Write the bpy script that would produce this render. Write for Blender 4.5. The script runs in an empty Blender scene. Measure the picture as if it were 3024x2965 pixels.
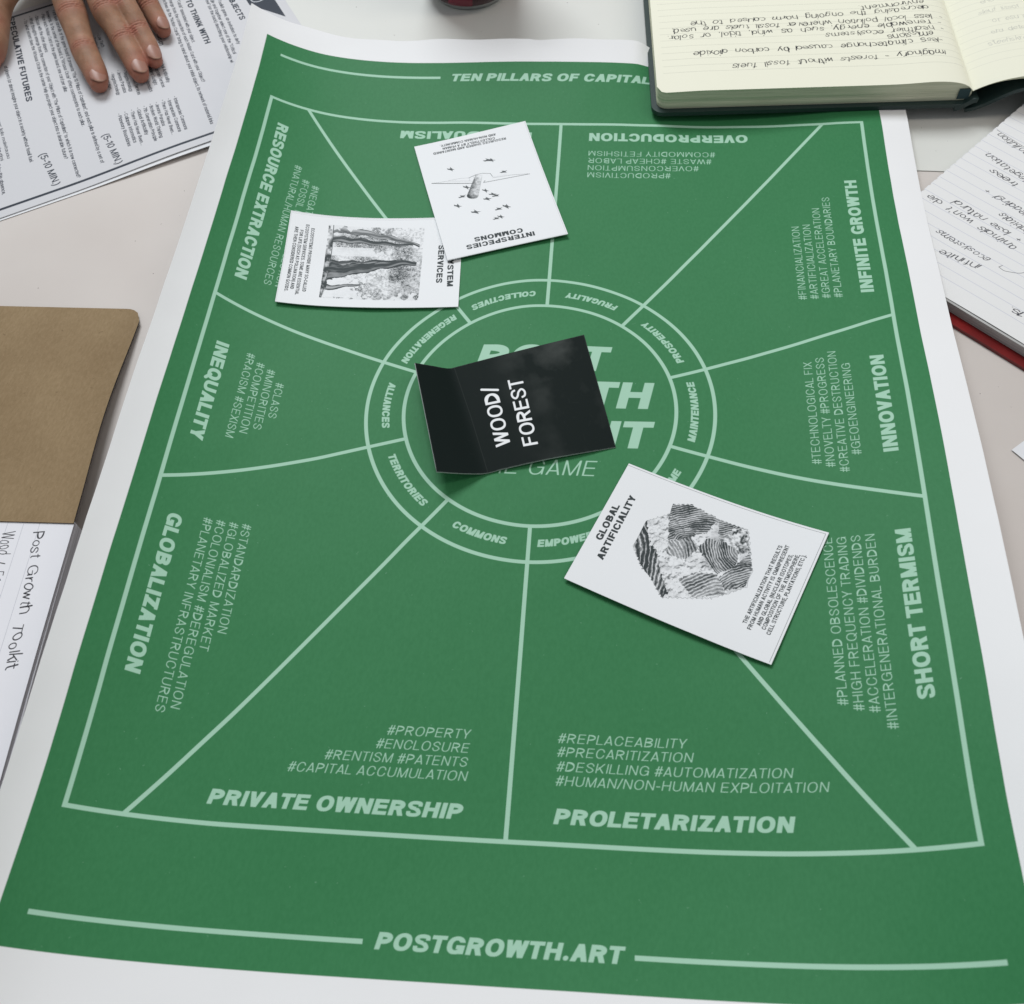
import bpy, bmesh, math, random
import numpy as np
from mathutils import Vector, Matrix

# ------------------------------------------------------------------ camera, world, lamps, exposure
SC = bpy.context.scene
COL = SC.collection
MM = 0.001
TZ = -3.5                      # table top (mm); z = 0 is where the middle of the poster lies

cam_data = bpy.data.cameras.new("camera")
cam = bpy.data.objects.new("camera", cam_data)
COL.objects.link(cam)
SC.camera = cam
RW = ((0.9963521251, 0.0716338039, -0.0463792954), (-0.0389454733, 0.8652751971, 0.4997820359), (0.0759321597, -0.4961526292, 0.8649085938))
mw = Matrix(((RW[0][0], RW[1][0], RW[2][0], 32.63 * MM), (RW[0][1], RW[1][1], RW[2][1], -314.42 * MM),
             (RW[0][2], RW[1][2], RW[2][2], 416.08 * MM), (0, 0, 0, 1)))
cam.matrix_world = mw
cam_data.sensor_fit = 'HORIZONTAL'
cam_data.sensor_width = 36
cam_data.lens = 35.146
cam_data.shift_x = -0.0089
cam_data.shift_y = 0.0312
cam_data.clip_start = 0.01
cam_data.clip_end = 50
cam_data.dof.use_dof = True
cam_data.dof.focus_distance = 0.53
cam_data.dof.aperture_fstop = 18

world = bpy.data.worlds.new("World")
SC.world = world
world.use_nodes = True
bg = world.node_tree.nodes["Background"]
bg.inputs[0].default_value = (0.93, 0.96, 1.0, 1)
bg.inputs[1].default_value = 0.32

def area(name, loc, target, sx, sy, power, col):
    d = bpy.data.lights.new(name, 'AREA')
    d.shape = 'RECTANGLE'; d.size = sx; d.size_y = sy; d.energy = power; d.color = col
    o = bpy.data.objects.new(name, d); COL.objects.link(o)
    o.location = loc
    o.rotation_euler = (Vector(target) - Vector(loc)).to_track_quat('-Z', 'Y').to_euler()
    return o
area("ceiling_panel_lamp", (-0.55, 1.4, 1.78), (0, 0, 0), 1.0, 0.8, 38.5, (0.93, 0.97, 1.0))
area("ceiling_strip_lamp", (1.3, 0.2, 2.0), (0, 0, 0), 0.5, 1.6, 10, (1.0, 0.90, 0.80))

SC.view_settings.view_transform = 'Standard'
SC.view_settings.look = 'None'
SC.view_settings.exposure = 0
SC.view_settings.gamma = 1

# ------------------------------------------------------------------ helpers: tags, meshes
def tag(o, label=None, cat=None, group=None, kind=None):
    if label: o["label"] = label
    if cat: o["category"] = cat
    if group: o["group"] = group
    if kind: o["kind"] = kind
    return o

def empty(name, loc=(0, 0, 0), **k):
    o = bpy.data.objects.new(name, None)
    COL.objects.link(o)
    o.location = Vector(loc) * MM
    o.empty_display_size = 0.02
    return tag(o, **k)

def mesh_obj(name, verts, faces, mat, parent=None, uvs=None, smooth=True, scale=MM, mats=None, fmat=None):
    me = bpy.data.meshes.new(name)
    me.from_pydata([tuple(c * scale for c in v) for v in verts], [], [tuple(f) for f in faces])
    if uvs is not None:
        lay = me.uv_layers.new(name="UVMap")
        idx = np.empty(len(me.loops), dtype=np.int32)
        me.loops.foreach_get("vertex_index", idx)
        lay.data.foreach_set("uv", np.asarray(uvs, dtype=np.float32)[idx].ravel())
    for m in (mats or [mat]):
        me.materials.append(m)
    if fmat is not None:
        me.polygons.foreach_set("material_index", fmat)
    if smooth:
        me.polygons.foreach_set("use_smooth", [True] * len(me.polygons))
    me.update()
    o = bpy.data.objects.new(name, me)
    COL.objects.link(o)
    if parent is not None:
        o.parent = parent
        o.matrix_parent_inverse = Matrix.Identity(4)
        o.location = -parent.location
    return o

def sheet(name, nx, ny, fn, thick, mat, edge_mat=None, parent=None, inside=None):
    """thin solid sheet: fn(s,t) in 0..1 -> top surface point (mm); own thickness below; uv = s,t"""
    P = np.array([[fn(i / nx, j / ny) for i in range(nx + 1)] for j in range(ny + 1)], dtype=float)
    du = np.gradient(P, axis=1); dv = np.gradient(P, axis=0)
    N = np.cross(du, dv); N /= np.linalg.norm(N, axis=2, keepdims=True)
    Q = P - N * thick
    idx = lambda i, j: j * (nx + 1) + i
    n = (nx + 1) * (ny + 1)
    V = [tuple(p) for p in P.reshape(-1, 3)] + [tuple(p) for p in Q.reshape(-1, 3)]
    uv = [(i / nx, j / ny) for j in range(ny + 1) for i in range(nx + 1)] * 2
    F = []; fm = []
    for j in range(ny):
        for i in range(nx):
            F.append((idx(i, j), idx(i + 1, j), idx(i + 1, j + 1), idx(i, j + 1))); fm.append(0)
            F.append((n + idx(i, j), n + idx(i, j + 1), n + idx(i + 1, j + 1), n + idx(i + 1, j))); fm.append(1)
    ring = [idx(i, 0) for i in range(nx)] + [idx(nx, j) for j in range(ny)] + [idx(i, ny) for i in range(nx, 0, -1)] + [idx(0, j) for j in range(ny, 0, -1)]
    # separate ring vertices so the rim stays crisp
    m = len(ring); b = len(V)
    V += [V[r] for r in ring] + [V[n + r] for r in ring]
    uv += [uv[r] for r in ring] * 2
    for k in range(m):
        k2 = (k + 1) % m
        F.append((b + k2, b + k, b + m + k, b + m + k2)); fm.append(1)
    return mesh_obj(name, V, F, None, parent, uv, True, mats=[mat, edge_mat or mat], fmat=fm)

def prism(name, outline, z0, z1, mat, parent=None, top_uv=None, top_mat=None, ztop=None, bevel=0):
    """closed outline (x,y) in mm, extruded z0..z1 (ztop(x,y) may bend the top)"""
    n = len(outline)
    V = []; F = []; fm = []; uv = []
    zt = (lambda x, y: z1) if ztop is None else ztop
    for (x, y) in outline: V.append((x, y, z0)); uv.append((0, 0))
    for (x, y) in outline: V.append((x, y, zt(x, y))); uv.append((0, 1))
    for k in range(n):
        k2 = (k + 1) % n
        F.append((k, k2, n + k2, n + k)); fm.append(0)
    b = len(V)
    for (x, y) in outline: V.append((x, y, zt(x, y))); uv.append(top_uv(x, y) if top_uv else (x / 100, y / 100))
    F.append(tuple(range(b, b + n))); fm.append(1)
    b = len(V)
    for (x, y) in outline: V.append((x, y, z0)); uv.append((0, 0))
    F.append(tuple(range(b + n - 1, b - 1, -1))); fm.append(0)
    return mesh_obj(name, V, F, None, parent, uv, False, mats=[mat, top_mat or mat], fmat=fm)

def rrect(x0, y0, x1, y1, r, seg=6):
    pts = []
    for cx, cy, a0, rr in ((x1 - r[0], y0 + r[0], -90, r[0]), (x1 - r[1], y1 - r[1], 0, r[1]), (x0 + r[2], y1 - r[2], 90, r[2]), (x0 + r[3], y0 + r[3], 180, r[3])):
        if rr <= 0.01: pts.append((cx, cy)); continue
        for k in range(seg + 1):
            a = math.radians(a0 + 90 * k / seg)
            pts.append((cx + rr * math.cos(a), cy + rr * math.sin(a)))
    return pts

def rot2(p, a, o=(0, 0)):
    c, s = math.cos(a), math.sin(a)
    return (o[0] + p[0] * c - p[1] * s, o[1] + p[0] * s + p[1] * c)

# ------------------------------------------------------------------ lettering: a small grotesque, drawn from strokes
def ell(cx, cy, rx, ry, a0, a1, n=18):
    return [(cx + rx * math.cos(math.radians(a0 + (a1 - a0) * k / n)), cy + ry * math.sin(math.radians(a0 + (a1 - a0) * k / n))) for k in range(n + 1)]
def smooth(pts, n=7):
    P = [pts[0]] + list(pts) + [pts[-1]]
    out = []
    for i in range(1, len(P) - 2):
        a, b, c, d = P[i - 1], P[i], P[i + 1], P[i + 2]
        for k in range(n):
            t = k / n
            out.append(tuple(0.5 * (2 * b[q] + (c[q] - a[q]) * t + (2 * a[q] - 5 * b[q] + 4 * c[q] - d[q]) * t * t + (-a[q] + 3 * b[q] - 3 * c[q] + d[q]) * t ** 3) for q in (0, 1)))
    out.append(tuple(P[-2]))
    return out

class G:
    """one glyph painted on a boolean grid; cap height 1, baseline 0"""
    def __init__(s, res, wid, w):
        s.w = w; s.h = w * 0.86; s.W = wid; s.res = res
        s.x0, s.y0 = -0.25, -0.32
        nx = int((wid + 0.5) * res) + 1; ny = int(1.45 * res) + 1
        s.ss = 3
        xs = s.x0 + (np.arange(nx * s.ss) + 0.5) / (res * s.ss); ys = s.y0 + (np.arange(ny * s.ss) + 0.5) / (res * s.ss)
        s.X, s.Y = np.meshgrid(xs, ys); s.m = np.zeros(s.X.shape, bool); s.nx = nx; s.ny = ny
    def rect(s, x0, y0, x1, y1): s.m |= (s.X >= x0) & (s.X <= x1) & (s.Y >= y0) & (s.Y <= y1)
    def par(s, xb, xt, hw, y0=0, y1=1):
        xc = xb + (xt - xb) * (s.Y - y0) / (y1 - y0)
        s.m |= (s.Y >= y0) & (s.Y <= y1) & (s.X >= xc) & (s.X <= xc + hw)
    def sup(s, cx, cy, rx, ry, p=2.25): return (np.abs((s.X - cx) / max(rx, 1e-4)) ** p + np.abs((s.Y - cy) / max(ry, 1e-4)) ** p) <= 1
    def ring(s, x0, y0, x1, y1):
        cx, cy, rx, ry = (x0 + x1) / 2, (y0 + y1) / 2, (x1 - x0) / 2, (y1 - y0) / 2
        return s.sup(cx, cy, rx, ry) & ~s.sup(cx, cy, rx - s.w, ry - s.h)
    def dsh(s, x0, y0, x1, y1, f=0.55):
        ry = (y1 - y0) / 2; rx = min(x1 - x0, (x1 - x0) * f + 0.1); cy = (y0 + y1) / 2; xc = x1 - rx
        return (s.Y >= y0) & (s.Y <= y1) & (s.X >= x0) & ((s.X <= xc) | s.sup(xc, cy, rx, ry, 2.15))
    def bowl(s, x0, y0, x1, y1): s.m |= s.dsh(x0, y0, x1, y1) & ~s.dsh(x0 - 1, y0 + s.h, x1 - s.w, y1 - s.h) & (s.X >= x0)
    def pl(s, pts, w=None):
        r = (w or s.w * 0.93) / 2
        d = np.full(s.X.shape, 9.0)
        for (ax, ay), (bx, by) in zip(pts[:-1], pts[1:]):
            dx, dy = bx - ax, by - ay; L = dx * dx + dy * dy + 1e-9
            t = np.clip(((s.X - ax) * dx + (s.Y - ay) * dy) / L, 0, 1)
            np.minimum(d, np.hypot(s.X - ax - t * dx, s.Y - ay - t * dy), out=d)
        s.m |= d <= r
    def done(s):
        return s.m.reshape(s.ny, s.ss, s.nx, s.ss).mean(axis=(1, 3)).astype(np.float32)

CAPW = dict(A=.70, B=.66, C=.72, D=.70, E=.61, F=.57, G=.76, H=.68, I=.0, J=.50, K=.70, L=.56, M=.80, N=.68, O=.77, P=.63, Q=.77, R=.68, S=.65, T=.62, U=.68, V=.68, W=.98, X=.68, Y=.68, Z=.62)
LOW = {
 'a': (.50, ['o', [(.48, .70), (.48, 0)]]), 'b': (.50, ['o', [(0.02, 1), (.02, 0)]]), 'c': (.46, ['c']), 'd': (.50, ['o', [(.48, 1), (.48, 0)]]),
 'e': (.50, ['e', [(.02, .37), (.48, .37)]]), 'f': (.30, [[(.14, 0), (.14, .80)] + ell(.28, .80, .14, .17, 180, 95, 6), [(0, .69), (.30, .69)]]),
 'g': (.50, ['o', [(.48, .70), (.48, -.06)] + ell(.26, -.06, .22, .20, 0, -150, 8)]), 'h': (.48, [[(.02, 0), (.02, 1)], [(.02, .42)] + ell(.24, .46, .22, .24, 170, 0, 8) + [(.46, 0)]]),
 'i': (.04, [[(.02, 0), (.02, .70)], [(.02, .93), (.02, .96)]]), 'j': (.10, [[(.08, .70), (.08, -.15)] + ell(-.02, -.15, .10, .10, 0, -80, 4), [(.08, .93), (.08, .96)]]),
 'k': (.44, [[(.02, 0), (.02, 1)], [(.42, .70), (.04, .32)], [(.17, .44), (.44, 0)]]), 'l': (.04, [[(.02, 0), (.02, 1)]]),
 'm': (.76, [[(.02, 0), (.02, .70)], [(.02, .46)] + ell(.20, .50, .18, .20, 170, 0, 8) + [(.38, 0)], [(.38, .46)] + ell(.56, .50, .18, .20, 170, 0, 8) + [(.74, 0)]]),
 'n': (.48, [[(.02, 0), (.02, .70)], [(.02, .42)] + ell(.24, .46, .22, .24, 170, 0, 8) + [(.46, 0)]]), 'o': (.50, ['o']),
 'p': (.50, ['o', [(.02, .70), (.02, -.26)]]), 'q': (.50, ['o', [(.48, .70), (.48, -.26)]]), 'r': (.28, [[(.02, 0), (.02, .70)], [(.02, .42)] + ell(.20, .46, .18, .24, 165, 75, 6)]),
 's': (.42, [smooth([(.40, .55), (.30, .68), (.12, .68), (.03, .54), (.14, .40), (.30, .33), (.40, .18), (.28, .03), (.10, .03), (.01, .16)], 4)]),
 't': (.28, [[(.13, .90), (.13, .14)] + ell(.25, .14, .12, .12, 180, 280, 5), [(0, .69), (.28, .69)]]), 'u': (.48, [[(.02, .70), (.02, .24)] + ell(.24, .24, .22, .22, 180, 355, 8), [(.46, .70), (.46, 0)]]),
 'v': (.44, [[(.01, .70), (.22, .02), (.43, .70)]]), 'w': (.66, [[(.01, .70), (.18, .02), (.33, .66), (.48, .02), (.65, .70)]]), 'x': (.44, [[(.02, .70), (.42, 0)], [(.42, .70), (.02, 0)]]),
 'y': (.44, [[(.01, .70), (.22, .04)], [(.43, .70), (.20, -.10), (.12, -.22), (.02, -.24)]]), 'z': (.42, [[(.03, .68), (.40, .68), (.02, .03), (.42, .03)]]),
 '0': (.52, [ell(.26, .5, .23, .46, 0, 360, 24)]), '1': (.30, [[(.02, .78), (.22, .95), (.22, 0)]]), '2': (.50, [smooth([(.04, .72), (.12, .92), (.30, .96), (.46, .80), (.40, .56), (.18, .30), (.04, .06)], 4) + [(.48, .06)]]),
 '5': (.52, [[(.46, .95), (.12, .95), (.07, .52)] + ell(.25, .33, .23, .28, 130, -150, 14)]), '7': (.50, [[(.03, .95), (.48, .95), (.20, 0)]]),
 '#': (.58, [[(.12, 0), (.22, 1)], [(.36, 0), (.46, 1)], [(.0, .32), (.54, .32)], [(.04, .68), (.58, .68)]]), '/': (.30, [[(0.02, -.02), (.28, 1.02)]]), '-': (.32, [[(.03, .37), (.29, .37)]]),
 '.': (.06, [[(.03, .04), (.03, .05)]]), ',': (.08, [[(.05, .06), (.01, -.10)]]), ':': (.06, [[(.03, .04), (.03, .05)], [(.03, .60), (.03, .61)]]), "'": (.06, [[(.03, .98), (.03, .80)]]), '"': (.20, [[(.04, .98), (.04, .78)], [(.17, .98), (.17, .78)]]),
 '(': (.22, [ell(.40, .38, .36, .70, 120, 240, 10)]), ')': (.22, [ell(-.18, .38, .36, .70, 60, -60, 10)]), '?': (.46, [smooth([(.03, .74), (.12, .94), (.30, .96), (.43, .78), (.34, .58), (.23, .46), (.22, .28)], 4), [(.22, .04), (.22, .05)]]),
 '+': (.44, [[(.02, .38), (.42, .38)], [(.22, .18), (.22, .58)]]), '\u2022': (.14, [[(.07, .42), (.07, .43)]]), '>': (.40, [[(.03, .65), (.37, .38), (.03, .1)]]),
}
_gc = {}
def glyph(ch, w, res, var=0):
    key = (ch, round(w, 3), res, var); vr = random.Random(ord(ch) * 31 + var * 7)
    if key in _gc: return _gc[key]
    if ch in CAPW:
        W = CAPW[ch] + (0.10 * (w - .1) / .1 if ch not in 'I' else 0)
        if ch == 'I': W = w
        g = G(res, W, w); h = g.h; dw = w * 1.10; X, Y = g.X, g.Y
        if ch == 'A':
            c = W / 2; g.par(0, c - dw / 2, dw); g.par(W - dw, c - dw / 2, dw)
            g.m |= (Y >= .23) & (Y <= .23 + h) & (X >= c * Y + dw / 2) & (X <= W - c * Y - dw / 2)
        elif ch == 'B': g.rect(0, 0, w, 1); g.bowl(w * .5, 0, W, .52 + h / 2); g.bowl(w * .5, .52 - h / 2, W - .04, 1)
        elif ch in 'CG':
            m = g.ring(0, -.012, W, 1.012); cut = (X > W * .52) & (Y > .36) & (Y < .655)
            if ch == 'C': m &= ~cut
            else:
                m &= ~((X > W * .52) & (Y > .48) & (Y < .67)) & ~((X > W - w * .9) & (Y < .30))
                g.rect(W - w * .95, .02, W, .52); g.rect(W * .52, .52 - h, W, .52)
            g.m |= m
        elif ch == 'D': g.rect(0, 0, w, 1); g.bowl(w * .5, 0, W, 1)
        elif ch == 'E': g.rect(0, 0, w, 1); g.rect(0, 0, W, h); g.rect(0, 1 - h, W - .02, 1); g.rect(0, .52 - h / 2, W - .05, .52 + h / 2)
        elif ch == 'F': g.rect(0, 0, w, 1); g.rect(0, 1 - h, W, 1); g.rect(0, .50 - h / 2, W - .07, .50 + h / 2)
        elif ch == 'H': g.rect(0, 0, w, 1); g.rect(W - w, 0, W, 1); g.rect(0, .52 - h / 2, W, .52 + h / 2)
        elif ch == 'I': g.rect(0, 0, w, 1)
        elif ch == 'J': g.rect(W - w, .3, W, 1); g.m |= g.ring(0, -.012, W, .62) & (Y < .31)
        elif ch == 'K': g.rect(0, 0, w, 1); g.par(w * .6, W - dw * 1.2, dw * 1.15, .30, 1); g.par(W - dw * 1.2, w + .07, dw * 1.2, 0, .62)
        elif ch == 'L': g.rect(0, 0, w, 1); g.rect(0, 0, W, h)
        elif ch == 'M': g.rect(0, 0, w, 1); g.rect(W - w, 0, W, 1); g.par(W / 2 - w * .5, 0, w); g.par(W / 2 - w * .5, W - w, w)
        elif ch == 'N': g.rect(0, 0, w, 1); g.rect(W - w, 0, W, 1); g.par(W - w * 1.08, 0, w * 1.08)
        elif ch in 'OQ':
            g.m |= g.ring(0, -.012, W, 1.012)
            if ch == 'Q': g.pl([(W * .58, .24), (W * .95, -.06)])
        elif ch == 'P': g.rect(0, 0, w, 1); g.bowl(w * .5, .42 - h * .4, W, 1)
        elif ch == 'R': g.rect(0, 0, w, 1); g.bowl(w * .5, .45 - h * .4, W - .03, 1); g.par(W - dw * 1.05, W * .42, dw, 0, .46)
        elif ch == 'S':
            r = h / 2
            q = w * (.93 if w < .15 else .84) / 2
            g.pl(smooth([(W - q * 1.1, .71), (W * .80, .89 - q * .35), (W * .52, 1.01 - q), (W * .24, .93 - q * .6), (q, .73), (W * .30, .575), (W * .66, .475), (W - q, .27), (W * .78, .075 + q * .6), (W * .50, q - .01), (W * .21, .10 + q * .35), (q * 1.1, .30)], 6), q * 2)
            g.m &= (Y < 1.014) & (Y > -.014) & (X > -.01) & (X < W + .01) & ~((X > W * .6) & (Y > .56) & (Y < .665) & (w > .15)) & ~((X < W * .4) & (Y < .44) & (Y > .335) & (w > .15))
        elif ch == 'T': g.rect(0, 1 - h, W, 1); g.rect(W / 2 - w / 2, 0, W / 2 + w / 2, 1)
        elif ch == 'U': g.rect(0, .35, w, 1); g.rect(W - w, .35, W, 1); g.m |= g.ring(0, -.012, W, .74) & (Y < .37)
        elif ch == 'V': g.par(W / 2 - dw / 2, 0, dw); g.par(W / 2 - dw / 2, W - dw, dw)
        elif ch == 'W':
            q = dw * .96; g.par(W * .27 - q / 2, 0, q); g.par(W * .27 - q / 2, W / 2 - q / 2, q); g.par(W * .73 - q / 2, W / 2 - q / 2, q); g.par(W * .73 - q / 2, W - q, q)
        elif ch == 'X': q = dw * 1.1; g.par(0, W - q, q); g.par(W - q, 0, q)
        elif ch == 'Y': q = dw * 1.05; g.rect(W / 2 - w / 2, 0, W / 2 + w / 2, .45); g.par(W / 2 - q / 2, 0, q, .38, 1); g.par(W / 2 - q / 2, W - q, q, .38, 1)
        elif ch == 'Z': g.rect(0, 0, W, h); g.rect(0, 1 - h, W, 1); g.par(0, W - w * 1.3, w * 1.3, h * .2, 1 - h * .2)
        sb = .10 if w < .12 else .058
        if ch in 'ATVWYXLJ': sb = .05 if w < .12 else .018
        adv = (W, sb)
    else:
        W, strokes = LOW.get(ch, (.3, []))
        if ch in '.:' and w > .15: W = w; strokes = [[(q[0] - .03 + w / 2, q[1] - .03 + w / 2) for q in st] for st in strokes]
        g = G(res, W, w)
        for s in strokes:
            if s == 'o': s = ell(.25, .35, .23, .34, 0, 360, 20)
            elif s == 'c': s = ell(.25, .35, .23, .34, 50, 310, 18)
            elif s == 'e': s = ell(.25, .35, .23, .34, 4, 318, 18)
            if var:
                ax_, ay_, bx_, by_ = [vr.uniform(-.07, .07) for _ in range(4)]; ph = vr.uniform(0, 6)
                s = [(x_ + ax_ * y_ + .035 * math.sin(5 * y_ + ph), y_ * (1 + ay_) + bx_ * x_ + .035 * math.sin(6 * x_ + ph * 2)) for x_, y_ in s]
            g.pl(s, w * (1.5 if ch == '\u2022' else 1.0) * (vr.uniform(.85, 1.2) if var else 1))
        adv = (W, .07 if w > .05 else .05)
    _gc[key] = (g.done(), g.x0, g.y0, adv)
    return _gc[key]

class Canvas:
    """grey painting surface; x right, y up, unit = mm * ppm, origin (ox, oy) mm at lower left"""
    def __init__(s, x0, y0, x1, y1, ppm, chans=1):
        s.x0, s.y0, s.p = x0, y0, ppm
        s.w = int(round((x1 - x0) * ppm)); s.h = int(round((y1 - y0) * ppm))
        s.a = np.zeros((s.h, s.w, chans), np.float32)
    def box(s, xs, ys, pad=2):
        i0 = max(int((min(xs) - s.x0) * s.p) - pad, 0); i1 = min(int((max(xs) - s.x0) * s.p) + pad + 1, s.w)
        j0 = max(int((min(ys) - s.y0) * s.p) - pad, 0); j1 = min(int((max(ys) - s.y0) * s.p) + pad + 1, s.h)
        return i0, i1, j0, j1
    def grid(s, i0, i1, j0, j1):
        return np.meshgrid(s.x0 + (np.arange(i0, i1) + .5) / s.p, s.y0 + (np.arange(j0, j1) + .5) / s.p)
    def add(s, c, i0, i1, j0, j1, cov, mode='max'):
        v = s.a[j0:j1, i0:i1, c]
        if mode == 'max': np.maximum(v, cov, out=v)
        else: v *= (1 - cov)
    def poly(s, pts, c=0, val=1.0, mode='max'):
        xs = [p[0] for p in pts]; ys = [p[1] for p in pts]
        i0, i1, j0, j1 = s.box(xs, ys)
        if i1 <= i0 or j1 <= j0: return
        acc = np.zeros((j1 - j0, i1 - i0), np.float32)
        X, Y = s.grid(i0, i1, j0, j1)
        for ox in (-.25, .25):
            for oy in (-.25, .25):
                x = X + ox / s.p; y = Y + oy / s.p; ins = np.zeros(X.shape, bool)
                for (ax, ay), (bx, by) in zip(pts, pts[1:] + pts[:1]):
                    if ay == by: continue
                    ins ^= ((ay > y) != (by > y)) & (x < (bx - ax) * (y - ay) / (by - ay) + ax)
                acc += ins * .25
        s.add(c, i0, i1, j0, j1, acc * val, mode)
    def line(s, pts, wd, c=0, val=1.0, mode='max', butt=False):
        for (ax, ay), (bx, by) in zip(pts[:-1], pts[1:]):
            i0, i1, j0, j1 = s.box((ax - wd, ax + wd, bx - wd, bx + wd), (ay - wd, ay + wd, by - wd, by + wd))
            if i1 <= i0 or j1 <= j0: continue
            X, Y = s.grid(i0, i1, j0, j1)
            dx, dy = bx - ax, by - ay; L = math.hypot(dx, dy) + 1e-9
            t = ((X - ax) * dx + (Y - ay) * dy) / L; n = np.abs((X - ax) * dy - (Y - ay) * dx) / L
            if butt: d = np.maximum(n - wd / 2, np.maximum(-t, t - L))
            else:
                tt = np.clip(t, 0, L); d = np.hypot(X - ax - tt * dx / L, Y - ay - tt * dy / L) - wd / 2
            s.add(c, i0, i1, j0, j1, np.clip(.5 - d * s.p, 0, 1) * val, mode)
    def circ(s, cx, cy, r, wd, c=0):
        i0, i1, j0, j1 = s.box((cx - r - wd, cx + r + wd), (cy - r - wd, cy + r + wd))
        X, Y = s.grid(i0, i1, j0, j1)
        d = np.abs(np.hypot(X - cx, Y - cy) - r) - wd / 2
        s.add(c, i0, i1, j0, j1, np.clip(.5 - d * s.p, 0, 1))
    def text(s, txt, p0, p1=None, cap=4.0, w=.2, it=0.0, c=0, val=1.0, ang=None, track=0.0, arc=None, jit=0.0, seed=0, xs=None, mode='max', align=None):
        """p0 -> p1 baseline ends (mm). arc=(cx,cy,r,a_mid_deg): baseline on a circle, tops to the centre, reading counter-clockwise"""
        rnd = random.Random(seed)
        res = int(min(96, max(14, cap * s.p * 1.25)))
        items = []; x = 0.0; prev = None
        for ch in txt:
            if ch == ' ': x += .36 + track + .35 * jit; continue
            gl = glyph(ch, w, res, rnd.randint(1, 4) if jit else 0); W, sb = gl[3]
            if prev is not None: x += sb
            items.append((gl, x, ch)); x += W + sb * 1.0 + track; prev = ch
        total = x - (items[-1][0][3][1] if items else 0) - track
        if arc:
            k = cap * (xs or 1.0); cx, cy, r, am = arc
            a0 = math.radians(am) - total * k / r / 2
        else:
            if p1 is not None:
                L = math.hypot(p1[0] - p0[0], p1[1] - p0[1]); d = ((p1[0] - p0[0]) / L, (p1[1] - p0[1]) / L)
                k = (L - it * cap * .6) / total
            else:
                a = math.radians(ang or 0); d = (math.cos(a), math.sin(a)); k = cap * (xs or 1.0)
                if align == 'r': p0 = (p0[0] - d[0] * total * k, p0[1] - d[1] * total * k)
                if align == 'c': p0 = (p0[0] - d[0] * total * k / 2, p0[1] - d[1] * total * k / 2)
        pe = None; k0 = k; it0 = it
        for qi, (gl, gx, ch_) in enumerate(items):
            bm, gx0, gy0, adv = gl
            if jit: k = k0 * (1 + rnd.uniform(-.13, .13) * min(jit, 1)); it = it0 + rnd.uniform(-.10, .10) * jit
            if arc:
                a = a0 + (gx + adv[0] / 2) * k / r
                dd = (-math.sin(a), math.cos(a)); o = (cx + r * math.cos(a) - dd[0] * adv[0] * k / 2, cy + r * math.sin(a) - dd[1] * adv[0] * k / 2)
            else:
                ja = rnd.uniform(-1, 1) * jit * .12; dd = (d[0] * math.cos(ja) - d[1] * math.sin(ja), d[0] * math.sin(ja) + d[1] * math.cos(ja))
                gk = k0
                o = (p0[0] + d[0] * gx * gk - d[1] * rnd.uniform(-1, 1) * jit * cap * .10, p0[1] + d[1] * gx * gk + d[0] * rnd.uniform(-1, 1) * jit * cap * .10)
            n = (-dd[1], dd[0]); cc_ = cap * (1 + rnd.uniform(-1, 1) * jit * .16)
            if jit and not arc:
                pt = lambda u, v: (o[0] + dd[0] * (u * k + it * v * cc_) + n[0] * v * cc_, o[1] + dd[1] * (u * k + it * v * cc_) + n[1] * v * cc_)
                if pe is not None and ch_ in 'aceimnoprsuvwxyz' and gx - pe[0] < .35 and rnd.random() < .7:
                    e_ = pt(.04, rnd.uniform(.30, .52)); m_ = pt(-.10, .06)
                    s.line(smooth([pe[1], m_, e_], 4), cap * w * .62, c, val * .85)
                pe = (gx + adv[0], pt(adv[0], .05)) if ch_ in 'abcdehiklmnstuxz' else None
            Wd = gx0 + bm.shape[1] / res; Hd = gy0 + bm.shape[0] / res
            cs = []
            for u, v in ((gx0, gy0), (Wd, gy0), (Wd, Hd), (gx0, Hd)):
                uu = u * k + it * v * cc_; cs.append((o[0] + dd[0] * uu + n[0] * v * cc_, o[1] + dd[1] * uu + n[1] * v * cc_))
            i0, i1, j0, j1 = s.box([q[0] for q in cs], [q[1] for q in cs], 1)
            if i1 <= i0 or j1 <= j0: continue
            X, Y = s.grid(i0, i1, j0, j1)
            X = X - o[0]; Y = Y - o[1]
            v = (X * n[0] + Y * n[1]) / cc_; u = (X * dd[0] + Y * dd[1] - it * v * cc_) / k
            fx = (u - gx0) * res - .5; fy = (v - gy0) * res - .5
            ix = np.floor(fx).astype(int); iy = np.floor(fy).astype(int); tx = fx - ix; ty = fy - iy
            ok = (ix >= 0) & (iy >= 0) & (ix < bm.shape[1] - 1) & (iy < bm.shape[0] - 1)
            ix = np.clip(ix, 0, bm.shape[1] - 2); iy = np.clip(iy, 0, bm.shape[0] - 2)
            cov = (bm[iy, ix] * (1 - tx) * (1 - ty) + bm[iy, ix + 1] * tx * (1 - ty) + bm[iy + 1, ix] * (1 - tx) * ty + bm[iy + 1, ix + 1] * tx * ty) * ok
            s.add(c, i0, i1, j0, j1, cov * val, mode)
    def image(s, name):
        im = bpy.data.images.new(name, s.w, s.h, alpha=False, float_buffer=False)
        im.colorspace_settings.name = 'Non-Color'
        b = np.ones((s.h, s.w, 4), np.float32)
        n = s.a.shape[2]
        for k in range(3): b[..., k] = s.a[..., min(k, n - 1)]
        im.pixels.foreach_set(b.ravel()); im.update(); im.pack()
        return im

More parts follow.
